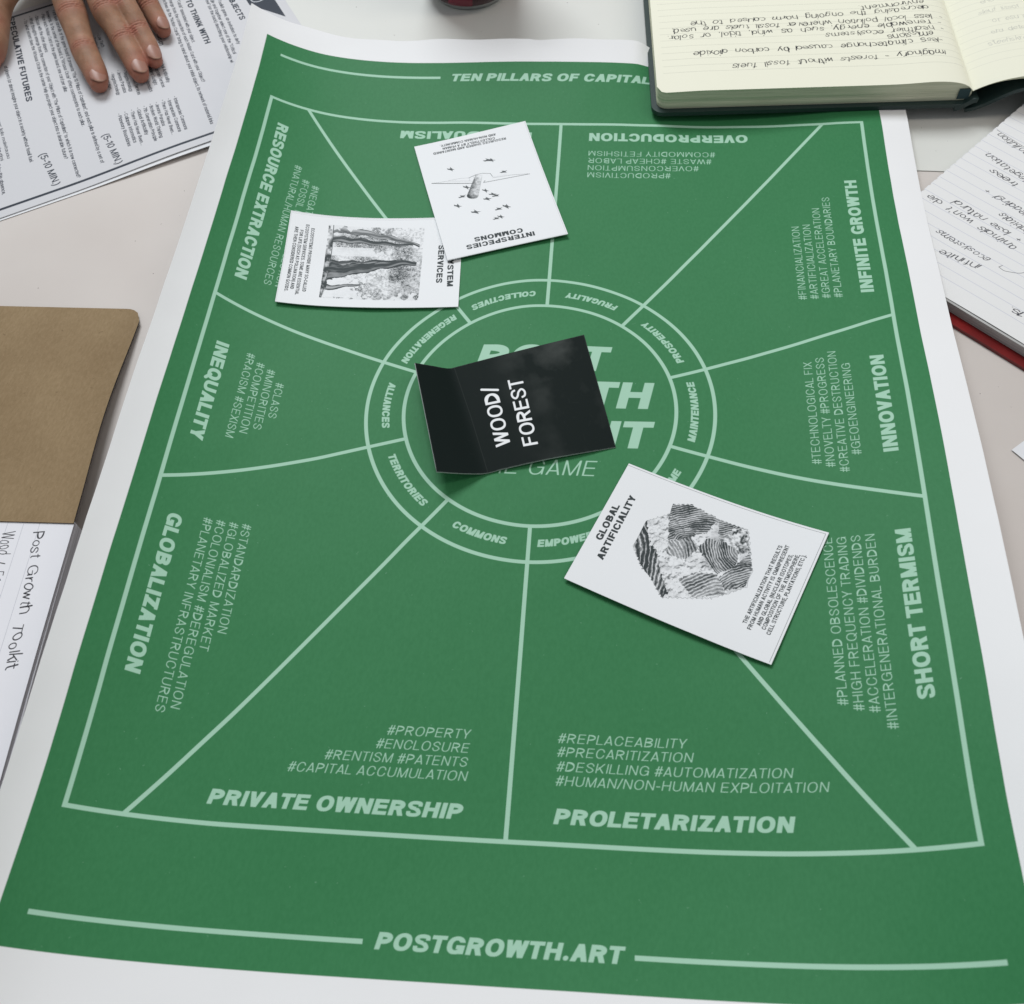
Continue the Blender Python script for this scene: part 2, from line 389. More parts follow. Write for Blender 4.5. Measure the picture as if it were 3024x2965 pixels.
def vnoise(h, w, cell, seed):
    r = np.random.RandomState(seed); gh, gw = int(h / cell) + 3, int(w / cell) + 3
    g = r.rand(gh, gw).astype(np.float32)
    y = np.arange(h) / cell; x = np.arange(w) / cell
    iy = y.astype(int); ix = x.astype(int); ty = y - iy; tx = x - ix
    ty = (ty * ty * (3 - 2 * ty))[:, None]; tx = (tx * tx * (3 - 2 * tx))[None, :]
    a = g[iy][:, ix]; b = g[iy][:, ix + 1]; c = g[iy + 1][:, ix]; d = g[iy + 1][:, ix + 1]
    return (a * (1 - tx) + b * tx) * (1 - ty) + (c * (1 - tx) + d * tx) * ty
def fbm(h, w, cell, seed, oct=4):
    o = np.zeros((h, w), np.float32); t = 0
    for k in range(oct):
        o += vnoise(h, w, max(cell / 2 ** k, 1.01), seed + k * 17) * .5 ** k; t += .5 ** k
    return o / t

# ------------------------------------------------------------------ materials
def new_mat(name, col, rough=.6, spec=.3, **kw):
    m = bpy.data.materials.new(name); m.use_nodes = True
    b = m.node_tree.nodes["Principled BSDF"]
    b.inputs["Base Color"].default_value = (*col, 1); b.inputs["Roughness"].default_value = rough
    b.inputs["Specular IOR Level"].default_value = spec
    for k, v in kw.items():
        b.inputs[k.replace('_', ' ')].default_value = v
    return m
def noise_col(m, c1, c2, scale, detail=6, src=None, lo=.35, hi=.65, stretch=None):
    """mottles the base colour between c1 and c2"""
    nt = m.node_tree; b = nt.nodes["Principled BSDF"]
    tc = nt.nodes.new("ShaderNodeTexCoord"); n = nt.nodes.new("ShaderNodeTexNoise"); n.inputs["Scale"].default_value = scale; n.inputs["Detail"].default_value = detail
    if stretch:
        mp = nt.nodes.new("ShaderNodeMapping"); mp.inputs["Scale"].default_value = stretch[:3]
        if len(stretch) > 3: mp.inputs["Rotation"].default_value = (0, 0, stretch[3])
        nt.links.new(tc.outputs["Object"], mp.inputs[0]); nt.links.new(mp.outputs[0], n.inputs["Vector"])
    else: nt.links.new(tc.outputs["Object"], n.inputs["Vector"])
    mr = nt.nodes.new("ShaderNodeMapRange"); mr.inputs[1].default_value = lo; mr.inputs[2].default_value = hi
    nt.links.new(n.outputs["Fac"], mr.inputs[0])
    mx = nt.nodes.new("ShaderNodeMix"); mx.data_type = 'RGBA'; mx.inputs[6].default_value = (*c1, 1); mx.inputs[7].default_value = (*c2, 1)
    nt.links.new(mr.outputs[0], mx.inputs[0]); nt.links.new(mx.outputs[2], b.inputs["Base Color"])
    return mx
def bump(m, scale, strength, dist=0.0002, detail=4, stretch=None):
    nt = m.node_tree; b = nt.nodes["Principled BSDF"]
    tc = nt.nodes.new("ShaderNodeTexCoord"); n = nt.nodes.new("ShaderNodeTexNoise"); n.inputs["Scale"].default_value = scale; n.inputs["Detail"].default_value = detail
    if stretch:
        mp = nt.nodes.new("ShaderNodeMapping"); mp.inputs["Scale"].default_value = stretch[:3]
        nt.links.new(tc.outputs["Object"], mp.inputs[0]); nt.links.new(mp.outputs[0], n.inputs["Vector"])
    else: nt.links.new(tc.outputs["Object"], n.inputs["Vector"])
    bp = nt.nodes.new("ShaderNodeBump"); bp.inputs["Strength"].default_value = strength; bp.inputs["Distance"].default_value = dist
    nt.links.new(n.outputs["Fac"], bp.inputs["Height"]); nt.links.new(bp.outputs[0], b.inputs["Normal"])
def ink(m, im, chan_cols, rough=None):
    """lays inks over the base: chan_cols = [(channel, colour), ...]; the mask image is painted above by this script"""
    nt = m.node_tree; b = nt.nodes["Principled BSDF"]
    tx = nt.nodes.new("ShaderNodeTexImage"); tx.image = im; tx.extension = 'EXTEND'; tx.interpolation = 'Linear'
    uv = nt.nodes.new("ShaderNodeUVMap"); uv.uv_map = "UVMap"; nt.links.new(uv.outputs[0], tx.inputs[0])
    sp = nt.nodes.new("ShaderNodeSeparateColor"); nt.links.new(tx.outputs[0], sp.inputs[0])
    base = b.inputs["Base Color"]
    cur = base.links[0].from_socket if base.links else None
    for ch, col in chan_cols:
        mx = nt.nodes.new("ShaderNodeMix"); mx.data_type = 'RGBA'
        if cur is None: mx.inputs[6].default_value = base.default_value
        else: nt.links.new(cur, mx.inputs[6])
        if isinstance(col, tuple): mx.inputs[7].default_value = (*col, 1)
        else: nt.links.new(col, mx.inputs[7])
        nt.links.new(sp.outputs[ch], mx.inputs[0]); cur = mx.outputs[2]
    nt.links.new(cur, base)
    return sp

# ------------------------------------------------------------------ the two table tops
def table_material(name, c1, c2):
    m = new_mat(name, c1, .50, .22); noise_col(m, c1, c2, 9, 5, lo=.3, hi=.7); bump(m, 900, .10, .0001); return m
m_near = table_material("laminate_beige", (.575, .525, .49), (.63, .585, .55))
m_far = table_material("laminate_white", (.66, .665, .63), (.70, .705, .665))
def seam_y(x): return 187 - .032 * (x - 217)
def table(name, y0, y1, mat, label):
    t = empty(name, (0, 0, TZ), label=label, cat="table")
    f = (lambda x: seam_y(x) - .5) if y1 is None else (lambda x: seam_y(x) + .5)
    out = [(-900, y0), (900, y0), (900, f(900)), (-900, f(-900))] if y1 is None else [(-900, f(-900)), (900, f(900)), (900, y1), (-900, y1)]
    prism("tabletop", out, TZ - 25, TZ, mat, t)
    xs, ys = (-860, 860), ((y0 + 40, seam_y(0) - 60) if y1 is None else (seam_y(0) + 60, y1 - 40))
    for x in xs:
        for y in ys:
            prism("leg", [(x + 20 * math.cos(a), y + 20 * math.sin(a)) for a in [k * math.pi / 8 for k in range(16)]], TZ - 735, TZ - 25, m_leg, t)
m_leg = new_mat("leg_steel", (.35, .35, .36), .4, .5)
table("table", -520, None, m_near, "near beige laminate table under most of the green poster")
table("table", 0, 980, m_far, "far creamy white table with the drinks can on it")

# ------------------------------------------------------------------ the curled poster
S = 183.5
CO = [-0.02466, 0.05225, 0.1597, -0.05383, -0.04616, -0.04711, 0.01359, 0.05759, -0.00296, 0.00549, -0.02167, -0.06392, -0.02544, 0.00206, 0.00648, 0.00283, 0.03821, -0.02627, -0.00711, 0.02994, 0.00859, -0.03092]
BA = [(2, 0), (3, 0), (4, 0), (5, 0), (6, 0), (0, 2), (0, 3), (0, 4), (0, 5), (1, 1), (2, 1), (3, 1), (4, 1), (1, 2), (2, 2), (3, 2), (4, 2), (1, 3), (2, 3), (3, 3), (1, 4), (2, 4)]
def zf(u, v):
    v = v / 1.3
    return sum(c * u ** i * v ** j for c, (i, j) in zip(CO, BA))
def sstep(a, b, x):
    t = np.clip((x - a) / (b - a), 0, 1); return t * t * (3 - 2 * t)
def press(x, y, z):
    """the green notebook holds the far right corner of the poster down"""
    k = sstep(44, 64, x) * sstep(214, 238, y)
    return z * (1 - k) + np.minimum(z, 3.6 + 0 * z) * k
def pz(x, y):
    return float(press(x, y, max(zf(x / S, y / S) * S, TZ + 1.1)))
UL, UR, VB, VT = -1.140, 1.152, -1.640, 1.585
NX, NY = 120, 168
def poster():
    us = np.linspace(UL, UR, NX + 1); vs = np.linspace(VB, VT, NY + 1)
    n = 40; P = np.zeros((NY + 1, NX + 1, 3))
    for j, v in enumerate(vs):
        fu = np.linspace(0, 1, n + 1)[:, None] * us[None, :]
        z = zf(fu, v); dz = np.diff(z, axis=0) / (us[None, :] / n + 1e-12)
        P[j, :, 0] = np.sum(np.sqrt(np.maximum(1 - dz ** 2, .2)), axis=0) * us / n
        fv = np.linspace(0, 1, n + 1)[:, None] * v
        z2 = zf(us[None, :], fv); dv = np.diff(z2, axis=0) / (v / n + 1e-12)
        P[j, :, 1] = np.sum(np.sqrt(np.maximum(1 - dv ** 2, .2)), axis=0) * v / n
        P[j, :, 2] = zf(us, v)
    P *= S
    # the torn, wavy far edge of the sheet
    wav = 0.9 * np.sin(us * 11) + .5 * np.sin(us * 27 + 1) - 1.1 * sstep(-.13, -.10, us)
    P[-3:, :, 1] += wav[None, :] * np.array([.15, .5, 1.])[:, None]
    P[..., 2] = press(P[..., 0], P[..., 1], np.maximum(P[..., 2], TZ + .35))
    dent = fbm(NY + 1, NX + 1, 14, 77, 3) - .5
    P[..., 2] += dent * 1.5
    P[..., 2] += .25 * np.sin(P[..., 0] / 23 + P[..., 1] / 41) + .15 * np.sin(P[..., 1] / 19 - P[..., 0] / 57)
    q = P[..., 2] - (TZ + .9)                      # never through the table: soft floor
    P[..., 2] = TZ + .9 + np.where(q > 1.2, q, 1.2 * np.exp(np.minimum(q, 1.2) / 1.2 - 1))
    return P
PG = poster()
def pf(s, t):
    return tuple(PG[int(round(t * NY)), int(round(s * NX))])

PP = 5.6
cv = Canvas(UL * S, VB * S, UR * S, VT * S, PP, 3)
LW = .0105 * S
def sc_(p): return (p[0] * S, p[1] * S)
FB = 1.203
GL_, GT_, GB_ = 1.0644, 1.483, 1.505
cv.poly([sc_(p) for p in ((-GL_, -GB_), (GL_, -GB_), (GL_, GT_), (-GL_, GT_))], 0)
h = LW / S / 2
for a, b in (((-1 - h, FB), (1 + h, FB)), ((-1 - h, -FB), (1 + h, -FB)), ((-1, -FB), (-1, FB)), ((1, -FB), (1, FB))):
    cv.line([sc_(a), sc_(b)], LW, 1, butt=True)
R1, R2 = .4913, .3845
cv.circ(0, 0, R1 * S, LW, 1); cv.circ(0, 0, R2 * S, LW, 1)
for k in range(10):
    a = math.radians(18 + 36 * k); c, s_ = math.cos(a), math.sin(a)
    m_ = min(1 / abs(c) if abs(c) > 1e-6 else 9, FB / abs(s_) if abs(s_) > 1e-6 else 9)
    cv.line([(R2 * c * S, R2 * s_ * S), (m_ * c * S, m_ * s_ * S)], LW, 1, butt=True)
for a, b in (((-1.005, -1.4315), (-.2895, -1.4315)), ((.2895, -1.4315), (1.005, -1.4315)), ((-1.005, 1.414), (-.437, 1.414)), ((.437, 1.414), (1.005, 1.414))):
    cv.line([sc_(a), sc_(b)], LW, 1, butt=True)
BW, LWt = .268, .088
def T(t, a, b, cap, w=BW, it=.2, **k): cv.text(t, sc_(a), sc_(b) if b else None, cap * S, w, it, 1, **k)
T("POSTGROWTH.ART", (-.262, -1.4455), (.268, -1.4455), .0355)
T("TEN PILLARS OF CAPITALISM", (-.401, 1.397), (.401, 1.397), .0335)
T("PRIVATE OWNERSHIP", (-.699, -1.1585), (-.103, -1.1585), .0355)
T("PROLETARIZATION", (.104, -1.1575), (.634, -1.1575), .0355)
T("INNOVATION", (.9555, -.171), (.9555, .171), .037, it=0)
T("INFINITE GROWTH", (.958, .421), (.958, .927), .037, it=0)
T("SHORT TERMISM", (.9565, -.871), (.9565, -.414), .037, it=0)
T("GLOBALIZATION", (-.955, -.425), (-.955, -.872), .037, it=.12)
T("INEQUALITY", (-.957, .156), (-.957, -.190), .037, it=.12)
T("RESOURCE EXTRACTION", (-.960, 1.100), (-.960, .405), .037, it=.12)
T("OVERPRODUCTION", (.627, 1.163), (.098, 1.163), .036, it=0)
T("INDIVIDUALISM", (-.098, 1.163), (-.548, 1.163), .036, it=0)
TC = .0225
T("#PROPERTY", (-.303, -.969), (-.103, -.969), TC, LWt); T("#ENCLOSURE", (-.325, -1.003), (-.103, -1.003), TC, LWt)
T("#RENTISM #PATENTS", (-.443, -1.0365), (-.103, -1.0365), TC, LWt); T("#CAPITAL ACCUMULATION", (-.526, -1.070), (-.101, -1.070), TC, LWt)
T("#REPLACEABILITY", (.104, -.967), (.404, -.967), TC, LWt); T("#PRECARITIZATION", (.104, -1.000), (.418, -1.000), TC, LWt)
T("#DESKILLING #AUTOMATIZATION", (.104, -1.035), (.638, -1.035), TC, LWt); T("#HUMAN/NON-HUMAN EXPLOITATION", (.104, -1.0685), (.713, -1.0685), TC, LWt)
for q, (t, a, b) in enumerate((("#FINANCIALIZATION", .407, .726), ("#ARTIFICIALIZATION", .407, .732), ("#GREAT ACCELERATION", .408, .805), ("#PLANETARY BOUNDARIES", .408, .853))):
    T(t, (.767 + .0338 * q, a), (.767 + .0338 * q, b), TC, LWt, 0)
for q, (t, a, b) in enumerate((("#TECHNOLOGICAL FIX", -.188, .166), ("#NOVELTY #PROGRESS", -.201, .179), ("#CREATIVE DESTRUCTION", -.221, .199), ("#GEOENGINEERING", -.169, .150))):
    T(t, (.7625 + .0338 * q, a), (.7625 + .0338 * q, b), TC, LWt, 0)
for q, (t, a, b) in enumerate((("#PLANNED OBSOLESCENCE", -.868, -.418), ("#HIGH FREQUENCY TRADING", -.884, -.419), ("#ACCELERATION #DIVIDENDS", -.891, -.418), ("#INTERGENERATIONAL BURDEN", -.934, -.419))):
    T(t, (.770 + .0338 * q, a), (.770 + .0338 * q, b), TC, LWt, 0)
for q, (t, a, b) in enumerate((("#CLASS", .046, -.078), ("#MINORITIES", .090, -.122), ("#COMPETITION", .109, -.141), ("#RACISM #SEXISM", .137, -.163))):
    T(t, (-.764 - .0337 * q, a), (-.764 - .0337 * q, b), TC, LWt, .1)
for q, (t, a, b) in enumerate((("#STANDARDIZATION", -.423, -.738), ("#GLOBALIZED MARKET", -.423, -.790), ("#COLONIALISM #DEREGULATION", -.422, -.944), ("#PLANETARY INFRASTRUCTURES", -.421, -.957))):
    T(t, (-.764 - .0337 * q, a), (-.764 - .0337 * q, b), TC, LWt, .1)
for q, (t, a, b) in enumerate((("#NEGATIVE EXTERNALITIES", .862, .405), ("#FOSSIL FUELS #DEFLECTION", .880, .405), ("#NATURAL/HUMAN RESOURCES", .936, .406))):
    T(t, (-.8035 - .0345 * q, a), (-.8035 - .0345 * q, b), TC, LWt, .1)
for q, (t, a) in enumerate((("#COMMODITY FETISHISM", .518), ("#WASTE #CHEAP LABOR", .505), ("#OVERCONSUMPTION", .463), ("#PRODUCTIVISM", .371))):
    T(t, (a, 1.080 - .0335 * q), (.099, 1.080 - .0335 * q), TC, LWt, 0)
T("POST", (-.196, .136), (.193, .136), .092, .26); T("GROWTH", (-.318, .0065), (.316, .0065), .092, .26); T("TOOLKIT", (-.318, -.1285), (.318, -.1285), .091, .26)
T("THE GAME", (-.170, -.223), (.168, -.223), .049, .085)
for t, a in (("COMMONS", -108), ("EMPOWERMENT", -72), ("LONG TIME", -37.5), ("MAINTENANCE", 0), ("PROSPERITY", 36), ("FRUGALITY", 72), ("COLLECTIVES", 108), ("REGENERATION", 144), ("ALLIANCES", 180.5), ("TERRITORIES", 216)):
    cv.text(t, (0, 0), None,   .0215 * S, .29, .14, 1, arc=(0, 0, .4463 * S, a), xs=1.0)
# worn specks in the ink
r_ = np.random.RandomState(4)
for k in range(420):
    x, y = r_.uniform(-GL_, GL_) * S, r_.uniform(-GB_, GT_) * S; q = r_.uniform(.10, .28)
    cv.line([(x, y), (x + r_.uniform(-.5, .5), y + r_.uniform(-.5, .5))], q, 2, val=r_.uniform(.15, .45))
img = cv.image("poster_print")
PAPER = (.83, .83, .835)
m_poster = new_mat("poster_paper", PAPER, .55, .16)
GREEN = (.046, .226, .100)
nt = m_poster.node_tree
tmp = new_mat("tmp", GREEN)
gmix = nt.nodes.new("ShaderNodeMix"); gmix.data_type = 'RGBA'; gmix.inputs[6].default_value = (.034, .186, .068, 1); gmix.inputs[7].default_value = (.041, .204, .078, 1)
gt = nt.nodes.new("ShaderNodeTexCoord"); gn = nt.nodes.new("ShaderNodeTexNoise"); gn.inputs["Scale"].default_value = 700; gn.inputs["Detail"].default_value = 8
gm = nt.nodes.new("ShaderNodeMapping"); gm.inputs["Scale"].default_value = (1, .55, 1)
nt.links.new(gt.outputs["Object"], gm.inputs[0]); nt.links.new(gm.outputs[0], gn.inputs["Vector"])
gr = nt.nodes.new("ShaderNodeMapRange"); gr.inputs[1].default_value = .3; gr.inputs[2].default_value = .7
nt.links.new(gn.outputs["Fac"], gr.inputs[0]); nt.links.new(gr.outputs[0], gmix.inputs[0])
bpy.data.materials.remove(tmp)
ink(m_poster, img, [(0, gmix.outputs[2]), (1, (.37, .61, .46)), (2, (.30, .52, .38))])
bump(m_poster, 700, .12, .00012, 6)
m_back = new_mat("poster_back", PAPER, .6, .2)
po = sheet("poster", NX, NY, pf, .22, m_poster, m_back)
tag(po, "large green game board poster with pale lettering, its edges curled up", "poster")

# ------------------------------------------------------------------ cards
CW, CH = 71.5, 101.0
m_cedge = new_mat("card_stock_edge", (.74, .75, .75), .7, .2)
def card_img(name, paint, ppm=11):
    c = Canvas(-CW / 2, -CH / 2, CW / 2, CH / 2, ppm, 1); paint(c); return c.image(name)
INK = (.022, .032, .034)
def card(name, label, cx, cy, ang, paint, lift, thick=.42):
    im = card_img(name + "_print", paint)
    m = new_mat(name + "_face", (.80, .815, .83), .55, .25); bump(m, 1500, .10, .0001)
    ink(m, im, [(0, INK)])
    a = math.radians(ang); o = empty(name, (cx, cy, pz(cx, cy)), label=label, cat="card")
    def f(s, t):
        x, y = (s - .5) * CW, (t - .5) * CH
        X, Y = rot2((x, y), a, (cx, cy))
        return (X, Y, pz(X, Y) + .75 + lift(s, t))
    sheet("card_stock", 22, 30, f, thick, m, m_cedge, o)
    return o

def scribble(c, region, fn):
    """paints grey values fn(X,Y) inside region mask"""
    xs = [p[0] for p in region]; ys = [p[1] for p in region]
    i0, i1, j0, j1 = c.box(xs, ys)
    X, Y = c.grid(i0, i1, j0, j1)
    ins = np.zeros(X.shape, bool)
    for (ax, ay), (bx, by) in zip(region, region[1:] + region[:1]):
        if ay == by: continue
        ins ^= ((ay > Y) != (by > Y)) & (X < (bx - ax) * (Y - ay) / (by - ay) + ax)
    v = np.clip(fn(X, Y), 0, 1) * ins
    c.a[j0:j1, i0:i1, 0] = np.where(ins, v, c.a[j0:j1, i0:i1, 0])

def paint_rock(c):
    c.text("GLOBAL", (-9.9, 43.5), (11.6, 43.9), 3.5, .275)
    c.text("ARTIFICIALITY", (-19.2, 38.4), (19.5, 38.8), 3.5, .275)
    for t, a, b in (("THE ARTIFICIALIZATION THAT RESULTS", (-21.6, -33.7), (22.0, -34.0)), ("FROM HUMAN ACTIVITY IS OMNIPRESENT", (-23.6, -36.6), (23.2, -36.9)),
                    ("AND GLOBAL (NUCLEAR ISOTOPES,", (-20.2, -39.6), (19.1, -40.0)), ("COMPOSITION OF THE ATMOSPHERE,", (-21.2, -42.3), (20.1, -42.8)), ("CELL STRUCTURE, PLANTATIONS, ETC.).", (-22.8, -45.1), (21.0, -45.5))):
        c.text(t, a, b, 1.95, .225)
    N = {k: fbm(c.h, c.w, k * c.p, 11 + int(k * 7), 4) for k in (1.2, 3.0, 9.0)}
    def nz(k, X, Y):
        i = np.clip(((X - c.x0) * c.p).astype(int), 0, c.w - 1); j = np.clip(((Y - c.y0) * c.p).astype(int), 0, c.h - 1)
        return N[k][j, i] - .5
    def strata(ox, oy, fr, dark, ax=1.0, wob=1.1):
        def f(X, Y):
            d = np.hypot((X - ox) * ax, Y - oy) + wob * nz(9.0, X, Y) * 2 + nz(3.0, X, Y) * .7
            ph = d * fr + 2.2 * nz(3.0, X, Y); s = np.abs(np.sin(ph / 2)); q = .5 + .5 * np.sin(d * .55 + 5 * nz(9.0, X, Y)); t2 = np.abs(np.sin(ph * 1.27 + 4 * nz(9.0, X, Y)))
            return dark * (.62 + .40 * q + .25 * (s > .8)) - .75 * np.exp(-(s / .26) ** 2) * (.35 + .65 * (nz(3.0, X, Y) > -.08)) - .25 * np.exp(-(t2 / .2) ** 2) + nz(1.2, X, Y) * .55
        return f
    def pale(X, Y):
        n = nz(1.2, X, Y) * 2; g = np.abs(nz(3.0, X, Y)) * 2
        sh = nz(9.0, X, Y); sl = nz(3.0, X + .5, Y + .5) - nz(3.0, X, Y); return np.clip(.04 + np.clip(sl * 4.5 - .1, 0, .7) + np.clip(sh * 1.6, 0, .35) + (g < .03) * .22 + n * .16, 0, 1)
    def grit(X, Y): return np.clip(.45 + nz(1.2, X, Y) * 2.4, 0, 1)
    wob = lambda P, s: [(x + .35 * math.sin(7 * x + s) + .3 * math.sin(3.1 * y), y + .35 * math.cos(5 * y + s)) for x, y in dens(P)]
    def dens(P):
        o = []
        for (ax, ay), (bx, by) in zip(P, P[1:] + P[:1]):
            n = max(1, int(math.hypot(bx - ax, by - ay) / .6))
            o += [(ax + (bx - ax) * k / n, ay + (by - ay) * k / n) for k in range(n)]
        return o
    hexa = [(23.3, 21.1), (26.9, 13.4), (24.7, -1.4), (24.6, -16.4), (4.6, -26.1), (-3.8, -27.0), (-11.2, -19.8), (-16.1, -14.2), (-25.0, 5.9), (-17.7, 14.6), (-14.2, 21.0), (-5.5, 29.4), (9.5, 28.8), (17.8, 20.6)]
    scribble(c, wob(hexa, 1), pale)
    scribble(c, wob([(17.8, 20.6), (23.3, 21.1), (26.9, 13.4), (24.7, -1.4), (15.7, .6), (10.5, 6.3), (3.9, 15.1)], 2), strata(-16, -14, 5.4, .95))
    scribble(c, wob([(10.5, 14.5), (15, 9), (13, 4.5), (8.5, 7), (5, 13)], 2), strata(5, 5.5, 5.8, .95))
    scribble(c, wob([(24.7, -1.4), (24.6, -16.4), (17, -13), (14.6, -6), (21, -3)], 3), strata(40, 8, 5.2, .85))
    scribble(c, wob([(23, -9.5), (24, -16), (14.1, -21.3), (10.0, -18), (15.5, -8.5)], 5), grit)
    scribble(c, wob([(12.8, -.8), (14.3, -8.0), (12.3, -17.0), (3.5, -18.2), (-3.0, -12.0), (2.2, -4.4), (5.9, 1.0)], 4), strata(17, -22, 5.2, .95, 1.1))
    scribble(c, wob([(3.0, -17.5), (14, -21.6), (4.6, -26.1), (-3.8, -26.5), (-9.5, -19), (-6, -12.5)], 6), strata(-14, -36, 5.4, .95))
    scribble(c, wob([(-13.6, 11.0), (-1.7, 19.2), (1.0, 24), (9.5, 28.8), (-5.5, 29.4), (-14.2, 21.0), (-17.7, 14.6), (-25, 5.9), (-22, 4)], 7), strata(-40, 40, 3.6, 1.1, .5))
    scribble(c, wob([(-11.2, -19.8), (-3.0, -12.0), (-6, -3), (-13, 3), (-19, -7)], 8), strata(-34, -24, 4.2, .8, .8))
    scribble(c, wob([(3.9, 15.1), (10.5, 6.3), (5.9, 1.0), (-2, 4), (-3, 13)], 8), strata(-20, 22, 4.6, .75, .8))
    scribble(c, wob([(-1.5, 22), (4, 23.5), (2, 16), (-4, 15)], 9), pale)
    c.line(wob([(17.8, 20.6), (3.9, 15.1), (2.2, 9), (5.9, 1.0)], 2), .35, val=.7)
    c.line(wob(hexa, 1), .22, val=.55)
    c.line([(-35.0, -49.4), (34.6, -49.4), (34.6, 50.2)], .22, val=.8)

def paint_forest(c):
    c.text("ECOSYSTEM", (-19.6, 42.3), (20.0, 43.4), 3.5, .275)
    c.text("SERVICES", (-13.2, 37.0), (16.9, 37.0), 3.5, .275)
    for t, a, b in (("ECOSYSTEMS PROVIDE MANY SO-CALLED", (-24.2, -37.8), (26.0, -37.2)), ("ECOSYSTEM SERVICES. SOME ARE ESSENTIAL", (-26.6, -41.0), (29.0, -40.8)),
                    ("FOR LIFE (SUCH AS POLLINATION) AND", (-21.8, -43.9), (24.9, -43.9)), ("ARE THEN CONSIDERED COMMON GOODS.", (-23.9, -46.8), (27.2, -46.8))):
        c.text(t, a, b, 1.95, .225)
    n1 = fbm(c.h, c.w, 1.0 * c.p, 3, 4) - .5; n3 = fbm(c.h, c.w, 3.2 * c.p, 5, 4) - .5; n9 = fbm(c.h, c.w, 11 * c.p, 8, 3) - .5
    at = lambda N, X, Y: N[np.clip(((Y - c.y0) * c.p).astype(int), 0, c.h - 1), np.clip(((X - c.x0) * c.p).astype(int), 0, c.w - 1)]
    def tree(v, X, Y, pts, dark, seed):
        ys = [p[1] for p in pts]; xc = np.interp(Y, ys, [p[0] for p in pts]) + .6 * np.sin(Y * .45 + seed); w = np.interp(Y, ys, [p[2] for p in pts])
        d = (X - xc) / (w / 2); ins = (np.abs(d) < 1 + .12 * at(n3, X, Y) * 6) & (Y > ys[0]) & (Y < ys[-1])
        st = .5 + .5 * np.sin(d * 3.6 + at(n9, X, Y) * 5 + seed); fine = .5 + .5 * np.sin(d * 15 + at(n3, X, Y) * 5)
        val = dark * (.46 + .34 * st + .25 * fine * st + .35 * np.clip(d, 0, 1) ** 2 + .30 * (np.abs(d) > .8)) + .22 * (Y - ys[0]) / (ys[-1] - ys[0])
        return np.where(ins, np.clip(val, 0, 1), v)
    def f(X, Y):
        a1 = at(n3, X, Y); a9 = at(n9, X, Y); a0 = at(n1, X, Y)
        lines = np.exp(-(np.sin(a1 * 26 + a0 * 5) / .62) ** 2)
        tone = np.clip(.62 + a9 * 3.2, .16, 1.0)
        v = tone * (.30 + .80 * lines) + np.clip(a0 * 1.1, -.15, .3)
        v = v + np.where((X > 19 + a1 * 20) & (Y > -4), .0, 0) + np.where((Y > 10) & (X > 5 + a1 * 30), .22, 0)
        v = np.where((Y < -6 + a1 * 26) & (np.abs(X - 21) < 7.5), v * .12, v); v = np.where((Y < 2 + a1 * 22) & (np.abs(X + 8.0) < 3.4), v * .18, v)
        v = tree(v, X, Y, [(-26, -26, 7), (-24, -10, 4.5), (-18, 14, 3.6), (-13, 26, 2.0)], .85, 1)
        v = tree(v, X, Y, [(-17.8, -26, 5.4), (-16.5, -8, 4.0), (-14.5, 10, 3.0), (-13.5, 22, 1.4)], 1.15, 2)
        v = tree(v, X, Y, [(2.0, -26, 5.5), (1.0, -10, 3.4), (-1, 8, 3.0), (0, 20, 2.5)], 1.1, 4)
        v = tree(v, X, Y, [(9.0, -26, 14), (6.5, -14, 10), (3.5, 0, 6.6), (1.0, 12, 5.0), (.6, 25, 3.0)], 1.15, 3)
        v = tree(v, X, Y, [(21, -25, 4.6), (20, -16, 2.8), (17.5, -6, 1.4)], 1.0, 5)
        v = np.where(Y < -25.0 + a1 * 2.0, np.clip(.66 + a1 * 2.6, 0, 1), v)
        e = 27.0 - np.abs(X - .6) + a1 * 14
        return np.where(e < -.6, v * .15, v)
    scribble(c, [(-28.6, -28.2), (29.6, -27.6), (30.3, 27.8), (-27.6, 28.0)], f)
    c.line([(-28.3, -25.4), (-10, -24.6), (8, -24.8), (29.4, -26.6)], .45, val=.95)
    c.line([(-35.2, -50.1), (-35.2, 50.2)], .16, val=.5); c.line([(-35.2, -50.0), (35, -50.0)], .14, val=.4); c.line([(-35.2, -49.2), (-35.2, 49)], .16, val=.5)
    c.line([(-34.2, -50), (-34.2, 50)], .14, val=.45)

